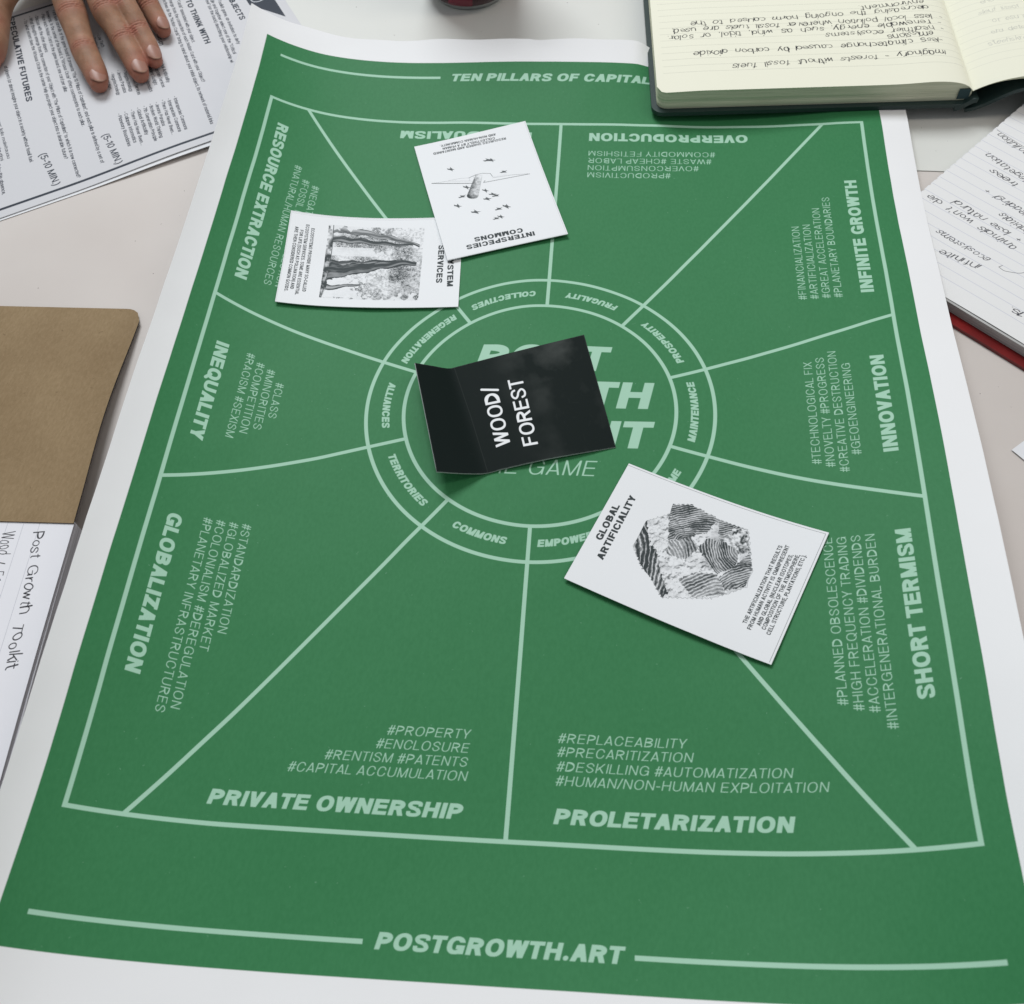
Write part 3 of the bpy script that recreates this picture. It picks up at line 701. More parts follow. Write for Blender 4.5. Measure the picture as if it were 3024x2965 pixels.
def paint_plane(c):
    c.text("INTERSPECIES", (-17.4, 42.6), (23.0, 42.0), 3.6, .275)
    c.text("COMMONS", (-11.5, 37.9), (17.2, 37.2), 3.6, .275)
    for t, a, b in (("RESOURCES SHARED AND MAINTAINED", (-20.6, -40.9), (25.5, -41.9)), ("COLLECTIVELY BY A HUMAN", (-14.1, -43.3), (19.0, -44.4)), ("AND NON-HUMAN COMMUNITY.", (-15.4, -46.2), (20.0, -47.3))):
        c.text(t, a, b, 1.95, .225)
    for P, wd, v in (([(31.5, -16), (8.2, -8.6)], .55, .85), ([(1.2, -7.0), (-6, -6.6), (-27, -5.6)], .48, .75), ([(31.3, -16), (21.5, -15), (9, -11)], .26, .55), ([(21.2, -15.4), (14, -15), (8.9, -13.8)], .24, .5),
                     ([(-4.8, -9.3), (-15.7, -8.2), (-26, -6)], .3, .6), ([(-4.8, -10.1), (-14, -9.6)], .14, .35), ([(8.9, -13.8), (8.8, -11), (6.8, -10)], .25, .4), ([(8.9, -13.8), (4.3, -15.2), (.2, -15.1), (-4.4, -13.4), (-5, -10.5)], .4, .7),
                     ([(6.5, -15), (5.5, -11.5)], .2, .45), ([(1.2, -7.2), (.2, -8.3)], .7, .5)):
        c.line(P, wd, val=v)
    n = fbm(c.h, c.w, 1.0 * c.p, 31, 3)
    ax, ay, bx, by = 2.6, -14.2, 10.2, 2.2
    def f(X, Y):
        dx, dy = bx - ax, by - ay; L = math.hypot(dx, dy); t = ((X - ax) * dx + (Y - ay) * dy) / L; s = ((X - ax) * dy - (Y - ay) * dx) / L
        w = 2.2 + 1.4 * np.clip(t / L, 0, 1); q = s / w
        nn = n[np.clip(((Y - c.y0) * c.p).astype(int), 0, c.h - 1), np.clip(((X - c.x0) * c.p).astype(int), 0, c.w - 1)] - .5
        v = .42 + .34 * np.clip(-q, -1, 1) * -1 + .30 * np.abs(q) ** 3 + nn * .8 + .35 * sstep(L * .86, L * 1.0, t) - .38 * sstep(5.5, 0, t)
        return np.clip(v, .04, 1)
    P = []
    L = math.hypot(bx - ax, by - ay); d = ((bx - ax) / L, (by - ay) / L); nn_ = (d[1], -d[0])
    for k in range(25):
        a = math.pi * k / 24; P.append((bx + d[0] * 3.2 * math.sin(a) * .8 + nn_[0] * 3.5 * math.cos(a), by + d[1] * 3.2 * math.sin(a) * .8 + nn_[1] * 3.5 * math.cos(a)))
    P += [(ax - nn_[0] * 2.1, ay - nn_[1] * 2.1), (ax + nn_[0] * 2.1, ay + nn_[1] * 2.1)]
    scribble(c, P, f); c.line(P, .14, val=.5)
    rr = random.Random(5)
    for x, y in ((-5.7, -25.1), (17.8, -24.4), (-12.6, -12.3), (12.0, -6.2), (16.2, .8), (20.5, 8.1), (11.4, 16.5), (1.7, .2), (-1.6, 4.6), (2.3, 7.6), (-2.3, 18.1), (-7.2, 17.6), (.9, 25.6), (-1.9, 25.0), (-3.4, 6.4), (-7.6, -24.4)):
        a = rr.uniform(-.5, .5) + math.pi; k = rr.uniform(.85, 1.15) * 1.15
        B = [(-2.4, .9), (-1.2, .5), (-.5, .9), (-.9, 2.0), (.1, 1.1), (.9, .3), (2.5, .1), (1.3, -.3), (.8, -.5), (1.4, -1.7), (.1, -.9), (-.9, -.4), (-2.0, -.2)]
        c.poly([rot2((p[0] * k * rr.uniform(.9, 1.1), p[1] * k * rr.uniform(.8, 1.1)), a, (x, y)) for p in B], val=.92)
    c.line([(-35.0, -50.3), (-35.0, 50.0), (35.5, 50.0)], .16, val=.42)

card("game_card", "white card titled ECOSYSTEM SERVICES with an engraved forest, lying sideways partly under another card", -102.0, 100.7, -86.4, paint_forest, lambda s, t: .9 * abs(s - .5) + (1.0 * sstep(.5, 1, s) * sstep(1, .3, t)))
card("game_card", "white card titled INTERSPECIES COMMONS with a plane among birds, upside down near the far edge", -40.7, 161.5, -161.9, paint_plane, lambda s, t: .75 + .9 * (1 - t) * 0 + 1.2 * sstep(.2, 1, t))
card("game_card", "white card titled GLOBAL ARTIFICIALITY with a layered rock engraving, lower right of the ring", 78.6, -86.8, 66.1, paint_rock, lambda s, t: .3 + 1.5 * sstep(.6, 0, s) * (1 - .7 * abs(t - .35) * 1.4) + .4 * t)

# black folded card
m_bedge = new_mat("black_card_edge", (.42, .43, .43), .6, .2)
c = Canvas(-35.5, -47.5, 35.5, 47.5, 9, 3)
rr_ = np.random.RandomState(12)
c.text("WOOD/", (-22.4, 7.2), (15.9, 5.2), 8.0, .155); c.text("FOREST", (-25.6, -7.0), (17.4, -9.2), 8.0, .155)
sm = fbm(c.h, c.w, 16 * 9, 9, 5); Xg, Yg = c.grid(0, c.w, 0, c.h)
c.a[..., 1] = np.clip((sm - .47) * 3.2, 0, 1) * sstep(10, -20, Yg) * (.35 + .65 * sstep(-10, 22, Xg))
for k in range(9): c.line(smooth([(16 + k * .5, -31 - k * .8), (20 + k * .3, -28.5 - k * .9), (25, -29 - k)], 5), .16, 1, val=.45)
for P_ in ([(-35.3, -47.5), (-35.3, 47.5)], [(35.3, -47.5), (35.3, 47.5)], [(-35.5, -47.3), (35.5, -47.3)], [(-35.5, 47.3), (35.5, 47.3)]):
    (ax, ay), (bx, by) = P_
    for k in range(90):
        t0 = rr_.rand(); t1 = t0 + rr_.uniform(.004, .03); c.line([(ax + (bx - ax) * t0, ay + (by - ay) * t0), (ax + (bx - ax) * min(t1, 1), ay + (by - ay) * min(t1, 1))], rr_.uniform(.12, .4), 1, val=rr_.uniform(.4, 1))
for k in range(60):
    x, y, a = rr_.uniform(-34, 34), rr_.uniform(-46, 46), rr_.uniform(0, 6.3); L_ = rr_.uniform(.4, 4)
    c.line([(x, y), (x + L_ * math.cos(a), y + L_ * math.sin(a))], .10, 1, val=rr_.uniform(.15, .5))
c.line([(-35.5, 23.3), (0, 23.0), (35.5, 23.5)], .35, 1, val=.35)
bim = c.image("black_card_print")
m_black = new_mat("black_card_face", (.006, .011, .010), .62, .08); bump(m_black, 1500, .10, .0001)
ink(m_black, bim, [(1, (.042, .049, .046)), (0, (.86, .88, .89))])
bc = empty("folded_card", (-4, 2, 1), label="black card reading WOOD/ FOREST with one end folded up, centre of the poster", cat="card")
ROW = [(0.0, (-46.6, -49.0, 11.6), (-65.6, 17.7, 12.4)), (.13, (-35.6, -46.0, 6.2), (-57.0, 20.8, 6.4)), (.225, (-25.9, -42.6, 1.3), (-49.6, 23.6, 1.2)), (.265, (-22.0, -41.2, .5), (-45.8, 25.4, .5)), (.33, (-16.5, -39.5, .9), (-39.9, 27.5, .6)), (.62, (8.0, -32.65, 2.0), (-13.4, 37.0, .9)), (1.0, (40.2, -23.5, .4), (21.3, 49.5, .9))]
def blackf(s, t):
    q = 1 - t
    for k in range(len(ROW) - 1):
        if q <= ROW[k + 1][0] + 1e-9: break
    a = ROW[max(k - 1, 0)]; b = ROW[k]; d = ROW[k + 1]; e = ROW[min(k + 2, len(ROW) - 1)]
    u = (q - b[0]) / (d[0] - b[0])
    out = []
    for side in (1, 2):
        p = []
        for i in range(3):
            m0 = (d[side][i] - a[side][i]) / max(d[0] - a[0], 1e-6) * (d[0] - b[0]); m1 = (e[side][i] - b[side][i]) / max(e[0] - b[0], 1e-6) * (d[0] - b[0])
            p.append((2 * u ** 3 - 3 * u * u + 1) * b[side][i] + (u ** 3 - 2 * u * u + u) * m0 + (-2 * u ** 3 + 3 * u * u) * d[side][i] + (u ** 3 - u * u) * m1)
        out.append(p)
    L, R = out
    x, y, z = [L[i] + (R[i] - L[i]) * s for i in range(3)]
    return (x, y, max(z, .3) + pz(x, y) + .25)
sheet("card_stock", 20, 60, blackf, .7, m_black, m_bedge, bc)

# ------------------------------------------------------------------ paper goods helpers
def page_edge_mat(name, col, dark, sc=900):
    m = new_mat(name, col, .7, .15)
    noise_col(m, dark, col, sc, 2, lo=.3, hi=.62, stretch=(.03, .03, 3.0)); return m
def hand(c, txt, p0, p1, cap, seed, w=.085, val=.9, it=.0, jit=.8, ch=0):
    c.text(txt, p0, p1, cap, w * 1.15, it, ch, 1.0, jit=jit * 1.25, seed=seed)

# ------------------------------------------------------------------ printed instruction sheets under the hand
DO = (-222.0, 196.0); DA = math.radians(30.7)
E2 = (math.cos(DA), math.sin(DA)); E1 = (E2[1], -E2[0])
def dw(a, b): return (DO[0] + E1[0] * a + E2[0] * b, DO[1] + E1[1] * a + E2[1] * b)
DOC = [
    ('OBJECTS', -155.6, 63.6, -122.8, 63.2, 'H'),
    ('Toolkit game, an invitation to defy', -154.1, 55.8, -97.6, 51.9, 0),
    ('gle and together select one of the "Critical', -156.7, 51.4, -88.6, 46.0, 0),
    ('ave" (on the back) describing your relationship wi', -158.7, 48.1, -80.3, 41.4, 0),
    ('TO THINK WITH', -166.0, 35.9, -109.2, 33.1, 'H'),
    ('"Cards" associated with your object.', -169.6, 29.8, -115.2, 24.8, 0),
    ('merge from the connection of each Notion Card with your Object?', -172.6, 24.8, -70.2, 17.7, 0),
    ('ectives do the "Notion Cards" bring to mind about your initial object, its network of material links', -175.0, 20.9, -23.0, 9.4, 0),
    ('NOTION CARDS (2)', -163.5, 7.9, -124.0, 4.1, 1),
    ('• Global Artificiality', -110.2, -0.8, -82.0, -3.2, 0),
    ('• Ecosystem Services', -106.6, -5.9, -78.6, -7.5, 0),
    ('• Ancient Sunlight', -106.6, -9.6, -83.7, -11.5, 0),
    ('• Collapse Informatics', -104.4, -15.2, -78.3, -16.1, 0),
    ('• Ecosystem Services', -109.4, -21.8, -79.4, -24.3, 0),
    ('• Negatechnology', -109.8, -26.3, -85.4, -28.1, 0),
    ('• Jevons Paradox', -112.1, -30.2, -86.2, -32.1, 0),
    ('• Negatechnology', -111.9, -34.6, -86.1, -36.6, 0),
    ('• Plantation', -111.6, -38.6, -95.0, -40.0, 0),
    ('• Low Tech', -160.1, -31.9, -143.3, -32.5, 0),
    ('• Zombie Forms', -159.3, -35.6, -134.9, -37.2, 0),
    ('• Geodiversity', -157.5, 1.9, -136.5, 0.2, 0),
    ('• Interspecies Commons', -65.1, -4.0, -26.6, -7.0, 0),
    ('• Interspecies Commons', -64.9, -8.3, -26.5, -11.2, 0),
    ('• There Has Never Been...', -65.7, -12.2, -25.9, -15.9, 0),
    ('• Jevons Paradox', -65.5, -16.5, -38.3, -18.8, 0),
    ('• Broken World Thinking', -65.9, -20.6, -27.3, -23.4, 0),
    ('• 7th Generation Principle', -65.9, -24.8, -25.9, -27.6, 0),
    ('• Global Artificiality', -66.3, -29.1, -35.6, -31.0, 0),
    ('• There Has Never Been...', -66.3, -33.2, -26.7, -36.4, 0),
    ('• Collapse Informatics', -66.6, -37.7, -31.9, -39.8, 0),
    ('• Planetary Boundaries', -66.6, -41.8, -30.5, -44.0, 0),
    ('(5-10 MIN.)', -50.6, -55.4, -17.7, -54.6, 'M'),
    ('(5-10 MIN.)', -52.9, -96.3, -19.2, -94.8, 'M'),
    ('First look carefully at the game board: it presents "The 10 Pillars of Capitalism", and each pillar is defined by a set of', -204.7, -53.4, -24.2, -63.7, 0),
    ('keywords. In the center of the board, a "Virtuous Circle" offers counterpoints to each pillar.', -206.0, -57.6, -66.4, -65.6, 0),
    ('• Place each Notion Card on the game board, one card per pillar.', -205.9, -61.4, -106.9, -67.5, 0),
    ('• Discuss with the other players:', -205.5, -66.0, -157.6, -69.0, 0),
    ('- What thoughts emerge from the connection of your Object with "The Pillars of Capitalism" to which it is now connected?', -206.3, -70.2, -18.8, -80.6, 0),
    ('- To what extent does the Virtuous Circle in the center help you project your object into a desirable future?', -205.2, -74.3, -40.5, -83.5, 0),
    ('SPECULATIVE FUTURES', -212.6, -82.8, -110.7, -92.0, 'H'),
    ('of players (or alone) imagine your object in a society without fossil fuel.', -157.4, -98.1, -48.5, -104.1, 0),
    ('What would fill the space left by this absence,', -102.8, -120.0, -27.5, -126.2, 0)]
dc = Canvas(-218, -200, -6.5, 98, 8, 2)
for t, a, b, c_, d_, k in DOC:
    if k == 'H': dc.text(t, (a, b - 1.6), (c_, d_ - 1.6), 4.2, .25)
    elif k == 'M': dc.text(t, (a, b - 1.6), (c_, d_ - 1.6), 4.6, .15)
    else: dc.text(t, (a, b - .8), (c_, d_ - .8), 2.3, .21 if k else .175)
dc.line([(-14.6, -140), (-13.9, 4), (-13.0, 60)], 2.1); dc.line([(-212, -140), (-212, 60)], 2.1)
rr = random.Random(3)
for q in range(10):
    y = -112 - q * 4.3
    dc.text("the future of " + "".join(rr.choice("aeioun rstlm") for _ in range(40)), (-170, y), (-60, y - 5), 2.1, .135)
dc.poly([(-150, 73), (-136.5, 73.2), (-110.0, 91.2), (-150, 91.2)], 0)
dc.poly([(-205, 73), (-150, 73.0), (-150, 91.2), (-205, 91.2)], 0)
for k, ch in enumerate("ORP"):
    x = -142 - k * 13
    dc.text(ch, (x - 4.8, 76), (x + 5, 76), 10, .50, c=1); dc.text(ch, (x - 4.2, 76.5), (x + 4.4, 76.5), 9, .26, c=1, mode='erase')
dim = dc.image("instruction_sheet_print")
m_doc = new_mat("instruction_sheet_paper", (.60, .60, .62), .5, .25); bump(m_doc, 500, .1, .0001)  # paper darkened in its colour for the shade of the person leaning over
ink(m_doc, dim, [(0, (.018, .026, .042)), (1, (.78, .80, .84))])
m_plain = new_mat("plain_sheet_paper", (.76, .77, .79), .6, .2)
ds = empty("printed_sheet", (*DO, TZ), label="top printed instruction sheet under the fingers, black border line and bold headings", cat="paper")
def docf(s, t):
    a, b = -217.6 + 210.4 * s, -199.5 + 297 * t
    x, y = dw(a, b)
    lift = 2.2 * sstep(-70, -8, a) * sstep(-90, -10, b)
    return (x, y, TZ + 1.1 + lift)
def doc_sheet(name, fn, mat, par):
    o = sheet(name, 40, 56, fn, .18, mat, m_plain, par); return o
o = doc_sheet("sheet", docf, m_doc, ds)
me = o.data; lay = me.uv_layers[0]
buf = np.empty(len(me.loops) * 2, np.float32); lay.data.foreach_get("uv", buf); buf = buf.reshape(-1, 2)
buf[:, 0] = (-217.6 + 210.4 * buf[:, 0] + 218) / 211.5; buf[:, 1] = (-199.5 + 297 * buf[:, 1] + 200) / 298
lay.data.foreach_set("uv", buf.ravel())
d2 = empty("printed_sheet", (DO[0] + 1, DO[1] - 3, TZ), label="plain white lower sheet showing as a thin rim below the printed instruction sheet", cat="paper")
def docf2(s, t):
    a, b = -214 + 210 * s, -201 + 296 * t
    x, y = dw(a + .012 * b, b - .01 * a); return (x, y, TZ + .45 + 2.0 * sstep(-70, -8, a) * sstep(-90, -10, b))
doc_sheet("sheet", docf2, m_plain, d2)

# ------------------------------------------------------------------ dark green notebook, open, far right
m_cream_edge = page_edge_mat("cream_page_edges", (.66, .66, .50), (.48, .50, .36))
m_cover = new_mat("dark_green_cover", (.018, .038, .036), .42, .45); bump(m_cover, 420, .25, .0002)
NA = math.radians(3.2)
NO = (249.0, 238.5)                   # foot of the gutter; page x runs to -x (left page), y to +y
def nw(x, y): return rot2((x, y), NA, NO)
PWD, PHT = 190.0, 250.0
nc = Canvas(-PWD - 2, 0, 2, 122, 9, 2)
for k in range(17):
    y = 18.0 + 6.45 * k
    nc.line([(-186, y), (-2, y + .3)], .30, 1, val=.75)
NT = [("Imaginary - forests without fossil fuels", 234.9, 266.5, 105.3, 252.8), ("-less climatechange caused by carbon dioxide", 235.0, 278.6, 81.4, 265.1), ("emissions", 229.5, 284.7, 201.7, 281.6),
      ("- healthier ecosystems", 237.3, 290.7, 164.0, 283.7), ("- renewable energy, such as wind, tidal, or solar.", 236.3, 297.1, 65.0, 281.3), ("- less local pollution wherever fossil fuels are used,", 237.5, 303.0, 67.7, 288.3),
      ("decreasing the ongoing harm caused to the", 229.9, 311.1, 79.4, 295.3), ("environment.", 227.9, 317.4, 187.1, 312.1)]
def inv_n(x, y): return rot2((x - NO[0], y - NO[1]), -NA)
for k, (t, a, b, c_, d_) in enumerate(NT):
    p, q = inv_n(a, b), inv_n(c_, d_); L_ = math.hypot(q[0] - p[0], q[1] - p[1]); d0 = ((q[0] - p[0]) / L_, (q[1] - p[1]) / L_); up = (-d0[1], d0[0])
    off = -1.8
    hand(nc, t, (p[0] + up[0] * off, p[1] + up[1] * off), (q[0] + up[0] * off, q[1] + up[1] * off), 4.7, 40 + k, w=.078, it=.05)
nim = nc.image("notebook_page_writing")
m_cream = new_mat("cream_page", (.83, .82, .68), .6, .15)
ink(m_cream, nim, [(1, (.52, .52, .44)), (0, (.03, .03, .035))])
m_cream_plain = new_mat("cream_page_faint", (.82, .81, .67), .6, .15)
gc = Canvas(0, 0, 120, 122, 5, 2)
for k in range(17): gc.line([(1, 18.0 + 6.45 * k), (118, 18 + 6.45 * k)], .3, 1, val=.45)
for k, t in enumerate(("Worksheets", "Interested are", "- can use to", "that fossil fuels", "of that no one", "ways to help")):
    gc.text(t[::-1], (14 + 3 * (k % 3), 33 + 6.45 * k * 1.6), None, 3.8, .08, c=0, val=.5, xs=1.1, ang=0, jit=.7, seed=k)
gim = gc.image("notebook_facing_page_writing")
ink(m_cream_plain, gim, [(1, (.52, .52, .44)), (0, (.25, .26, .27))])
nb = empty("open_notebook", (*NO, 4), label="open dark green hardback notebook with cream ruled pages and black handwriting", cat="notebook")
Z0 = 4.5
def gut(x):      # left page top height
    return 19.6 + 1.2 * math.exp(-((x + 22) / 16) ** 2) - 6.0 * math.exp(x / 5.0) - .8 * sstep(-160, -190, x)
# left cover board
def outline_w(pts): return [nw(*p) for p in pts]
prism("cover_board", outline_w(rrect(-PWD - 3.2, -3.6, -4, PHT, (.01, .01, 7, 7))), Z0, Z0 + 2.6, m_cover, nb)
# left page block with rounded corners
BL = rrect(-PWD, 0, -.3, PHT - 4, (.01, .01, 6, 6))
def dense(P, st=4):
    o = []
    for (ax, ay), (bx, by) in zip(P, P[1:] + P[:1]):
        n = max(1, int(math.hypot(bx - ax, by - ay) / st)); o += [(ax + (bx - ax) * k / n, ay + (by - ay) * k / n) for k in range(n)]
    return o
def block_side(name, P, zb, ztf, mat, par, rows=6, flare=None):
    """the fore-edge of a page block, in rows that step in and out like loose leaves"""
    V = []; F = []; n = len(P); rnd = random.Random(2)
    cx = sum(p[0] for p in P) / n; cy = sum(p[1] for p in P) / n
    for r in range(rows + 1):
        j = rnd.uniform(-.25, .25) if 0 < r < rows else 0
        for (x, y) in P:
            l = math.hypot(x - cx, y - cy); ox, oy = (x - cx) / l, (y - cy) / l
            t = r / rows; fl = (flare(x, y, t) if flare else 0) + j
            X, Y = nw(x + ox * fl, y + oy * fl) if par is nb else (x + ox * fl, y + oy * fl)
            V.append((X, Y, zb + (ztf(x, y) - zb) * t))
    for r in range(rows):
        for k in range(n):
            k2 = (k + 1) % n; F.append((r * n + k, r * n + k2, (r + 1) * n + k2, (r + 1) * n + k))
    return mesh_obj(name, V, F, mat, par, None, False)
PD = dense(BL, 5)
block_side("page_block", PD, Z0 + 2.7, lambda x, y: gut(x) - .35, m_cream_edge, nb, 9)
def leaf(s, t):
    x = -PWD - .6 + (PWD + .3) * (1 - (1 - s) ** 1.0); y = -.5 + (PHT - 3) * t
    # rounded outer corners
    r = 6.0; ex = x + PWD + .6
    if ex < r:
        q = r - math.sqrt(max(r * r - (r - ex) ** 2, 0)); y = -.5 + q + (PHT - 3 - 2 * q) * t
    X, Y = nw(x, y); return (X, Y, gut(x))
def remap(o, fn):
    me = o.data; lay = me.uv_layers[0]; co = np.empty(len(me.vertices) * 3, np.float32); me.vertices.foreach_get("co", co); co = co.reshape(-1, 3)
    idx = np.empty(len(me.loops), np.int32); me.loops.foreach_get("vertex_index", idx)
    uv = np.array([fn(v[0] / MM, v[1] / MM) for v in co], np.float32); lay.data.foreach_set("uv", uv[idx].ravel())
o = sheet("page", 70, 30, leaf, .35, m_cream, m_cream_edge, nb)
remap(o, lambda x, y: ((inv_n(x, y)[0] + PWD + 2) / (PWD + 4), inv_n(x, y)[1] / 122))
# spine and the right board, which stands off the table
def board_r(s, t):
    x = -2 + 125 * s; y = -3.6 + (PHT + 3) * t; X, Y = nw(x, y)
    return (X, Y, Z0 - 1.0 + 11.5 * sstep(-2, 30, x) + x * .08)
sheet("cover_board", 24, 4, board_r, 2.4, m_cover, m_cover, nb)
def spine(s, t):
    a = s * 1.0; x = -9 + 13 * s; y = -3.7 + (PHT + 3.1) * t; X, Y = nw(x, y)
    return (X, Y, Z0 + .6 + 5.5 * math.sin(math.pi * min(s, 1) * .55) ** 2)
sheet("spine", 10, 3, spine, 3.0, m_cover, m_cover, nb)
m_tape = new_mat("spine_tape", (.03, .06, .065), .6, .2)
prism("binding_tape", outline_w([(-8.5, -.9), (-1.5, -.9), (-3.0, 1.5), (-7, 1.5)]), Z0 + 4.0, 15.2, m_tape, nb)
# right page, arching up from the gutter; a few leaves thick
def arch(x): return 13.6 + 14.0 * (1 - math.exp(-x / 20.0)) + .03 * x
def page_r(s, t):
    x = -.1 + 120 * s ** 1.3; y = -.4 + (PHT - 4) * t - 0.10 * x * (1 - t); X, Y = nw(x, y); return (X, Y, arch(x))
o = sheet("page", 44, 24, page_r, .3, m_cream_plain, m_cream_edge, nb)
remap(o, lambda x, y: (inv_n(x, y)[0] / 120, (inv_n(x, y)[1] + .08 * inv_n(x, y)[0]) / 122))
V = []; F = []
n = 30
for k in range(n + 1):
    x = 120 * (k / n) ** 1.3; X, Y = nw(x, -.2 + .0 * x - .09 * x); V.append((X, Y, arch(x) - .35)); X, Y = nw(x, .2 - .05 * x)
    V.append((X, Y, arch(x) - 1.0 - 5.0 * sstep(0, 60, x)))
for k in range(n): F.append((2 * k + 1, 2 * k + 3, 2 * k + 2, 2 * k))
m0 = len(V)
V += [(v[0] - math.sin(NA) * 200, v[1] + 200, v[2]) for v in V[:m0]]
for k in range(n): F.append((m0 + 2 * k, m0 + 2 * k + 2, m0 + 2 * k + 3, m0 + 2 * k + 1)); F.append((2 * k + 1, m0 + 2 * k + 1, m0 + 2 * k + 3, 2 * k + 3))
mesh_obj("page_block", V, F, m_cream_edge, nb, None, False)

# ------------------------------------------------------------------ red notebook with loose ruled leaves, right edge
RA = math.radians(-42.0)
RO = (215.5, 77.5)            # a point on the near edge of the pages
def rw(x, y): return rot2((x, y), RA, RO)     # x along near edge (to lower right), y away to upper right
def inv_r(X, Y): return rot2((X - RO[0], Y - RO[1]), -RA)
m_white_edge = page_edge_mat("white_page_edges", (.50, .50, .49), (.34, .34, .33))
m_red = new_mat("red_cover", (.42, .012, .012), .32, .5); noise_col(m_red, (.13, .005, .005), (.24, .009, .008), 30)
rc = Canvas(-90, -2, 110, 210, 7, 2)
rn = empty("ruled_notebook", (*RO, TZ), label="ruled white notebook with slanting handwriting and a red back cover at the right edge", cat="notebook")
lx, ly = inv_r(214.5, 165.7)          # left edge position
XL = inv_r(216.0, 164.5)[0]
XL0 = XL
RH = 205.0
k = 0
# rules run parallel to the near edge
for q in range(28):
    y = 11.5 + 7.2 * q
    rc.line([(-90, y), (110, y)], .32, 1, val=.85)
RT = [("infinite", 236.0, 101.7, 215.9, 114.0), ("ecosystems.", 241.7, 106.5, 216.1, 129.9), ("animals won't die", 257.4, 116.0, 215.5, 157.8), ("+ lose natural", 261.1, 121.9, 229.6, 153.4), ("habitats.", 266.9, 128.2, 252.9, 144.1),
      ("leading +", 268.5, 143.0, 247.8, 162.9), ("trees", 266.7, 166.2, 254.4, 179.4), ("vegetation.", 274.1, 169.3, 253.2, 194.8), ("pollution", 278.4, 193.6, 262.8, 211.5)]
for k, (t, a, b, c_, d_) in enumerate(RT):
    p, q = inv_r(a, b), inv_r(c_, d_); m_y = (p[1] + q[1]) / 2
    line = 11.5 + 7.2 * round((m_y + 1.0 - 11.5) / 7.2)
    L_ = math.hypot(q[0] - p[0], q[1] - p[1]); d0 = ((q[0] - p[0]) / L_, (q[1] - p[1]) / L_); up = (-d0[1], d0[0])
    hand(rc, t, (p[0] - up[0] * 1.2, p[1] - up[1] * 1.2), (q[0] - up[0] * 1.2, q[1] - up[1] * 1.2), 4.3, 70 + k, w=.075, it=.35, jit=.7)
p = inv_r(262, 96); rc.line(smooth([inv_r(245.5, 101.5), inv_r(247.5, 99), inv_r(250, 98), inv_r(256, 97), inv_r(262, 99)], 6), .3); rc.line([inv_r(245.5, 101.5), inv_r(247.6, 102.6)], .3)
p0, p1 = inv_r(279.5, 195.5), inv_r(262.5, 214.5); rc.line([p0, p1], .25)
hand(rc, "1s.", inv_r(254.5, 67.5), inv_r(247, 73), 4.3, 99, w=.075, it=.3)
rim = rc.image("ruled_notebook_writing")
m_rule = new_mat("ruled_white_page", (.79, .79, .785), .6, .15); bump(m_rule, 300, .15, .0002)
ink(m_rule, rim, [(1, (.50, .52, .62)), (0, (.03, .03, .04))])
def chamf(x0, y0, x1, y1, cx): return [(x0 + cx, y0), (x1, y0), (x1, y1), (x0, y1), (x0, y0 + cx)]
RZT = 4.4
prism("red_cover", [rw(*p) for p in chamf(XL + 2, -7.9, 150, RH, 26)], TZ + .2, TZ + 2.0, m_red, rn)
prism("page_block", [rw(*p) for p in chamf(XL, -1.5, 149, RH - 3, 24)], TZ + 2.1, RZT - .35, m_white_edge, rn)
def leaf_r(s, t):
    y = RH * t ** 1.15 * .98; x0 = XL + max(0, 24 - y) * 1.0
    x = x0 + (148 - x0) * s; X, Y = rw(x, y)
    return (X, Y, RZT + .25 * math.sin(x / 17))
o = sheet("page", 40, 60, leaf_r, .2, m_rule, m_white_edge, rn)
remap(o, lambda x, y: ((inv_r(x, y)[0] + 90) / 200, (inv_r(x, y)[1] + 2) / 212))
# perforated tabs along the torn left edge
V = []; F = []
for q in range(26):
    y = 30 + q * 6.3
    b = len(V)
    for (a, b_) in ((XL + .2, y), (XL - .45, y + .5), (XL - .45, y + 4.6), (XL + .2, y + 5.6)):
        X, Y = rw(a, b_); V.append((X, Y, RZT - .02))
    for (a, b_) in ((XL + .2, y), (XL - .45, y + .5), (XL - .45, y + 4.6), (XL + .2, y + 5.6)):
        X, Y = rw(a, b_); V.append((X, Y, RZT - .25))
    F += [(b, b + 3, b + 2, b + 1), (b + 4, b + 5, b + 6, b + 7)] + [(b + k, b + (k + 1) % 4, b + 4 + (k + 1) % 4, b + 4 + k) for k in range(4)]
tabs = mesh_obj("torn_tabs", V, F, m_plain, rn, None, False)
tabs["kind"] = "stuff"
# loose slip
slp = sheet("paper_slip", 8, 8, lambda s, t: (*rot2((s * 60, (t - 1) * 40), math.radians(40), (235.6, -15.2)), TZ + .8 + 1.2 * s * (1 - t)), .3, m_plain, m_plain)
tag(slp, "corner of a small blank white slip lying on the beige table at the right", "paper")

# ------------------------------------------------------------------ kraft-covered notebook, left edge
kn = empty("kraft_notebook", (-219, -86, TZ), label="lined notebook flipped open at the left, brown kraft cover above and handwritten page below", cat="notebook")
m_kraft = new_mat("kraft_board", (.36, .25, .155), .75, .15)
nt = m_kraft.node_tree
mx = noise_col(m_kraft, (.250, .180, .100), (.285, .208, .120), 800, 8, lo=.35, hi=.68, stretch=(1, .35, 1))
kc = Canvas(0, 0, 160, 150, 6, 2); r_ = np.random.RandomState(8)
for k in range(5200):
    x, y = r_.uniform(0, 160), r_.uniform(0, 150); a = r_.uniform(0, math.pi); L_ = r_.uniform(.3, 1.6)
    kc.line([(x, y), (x + L_ * math.cos(a), y + L_ * math.sin(a))], .14, 0 if r_.rand() < .5 else 1, val=r_.uniform(.1, .5))
for k in range(14):
    x, y = r_.uniform(60, 160), r_.uniform(0, 150); kc.line([(x, y), (x + r_.uniform(-2, 2), y + r_.uniform(-1, 1))], .3, 0, val=.9)
kim = kc.image("kraft_fibres")
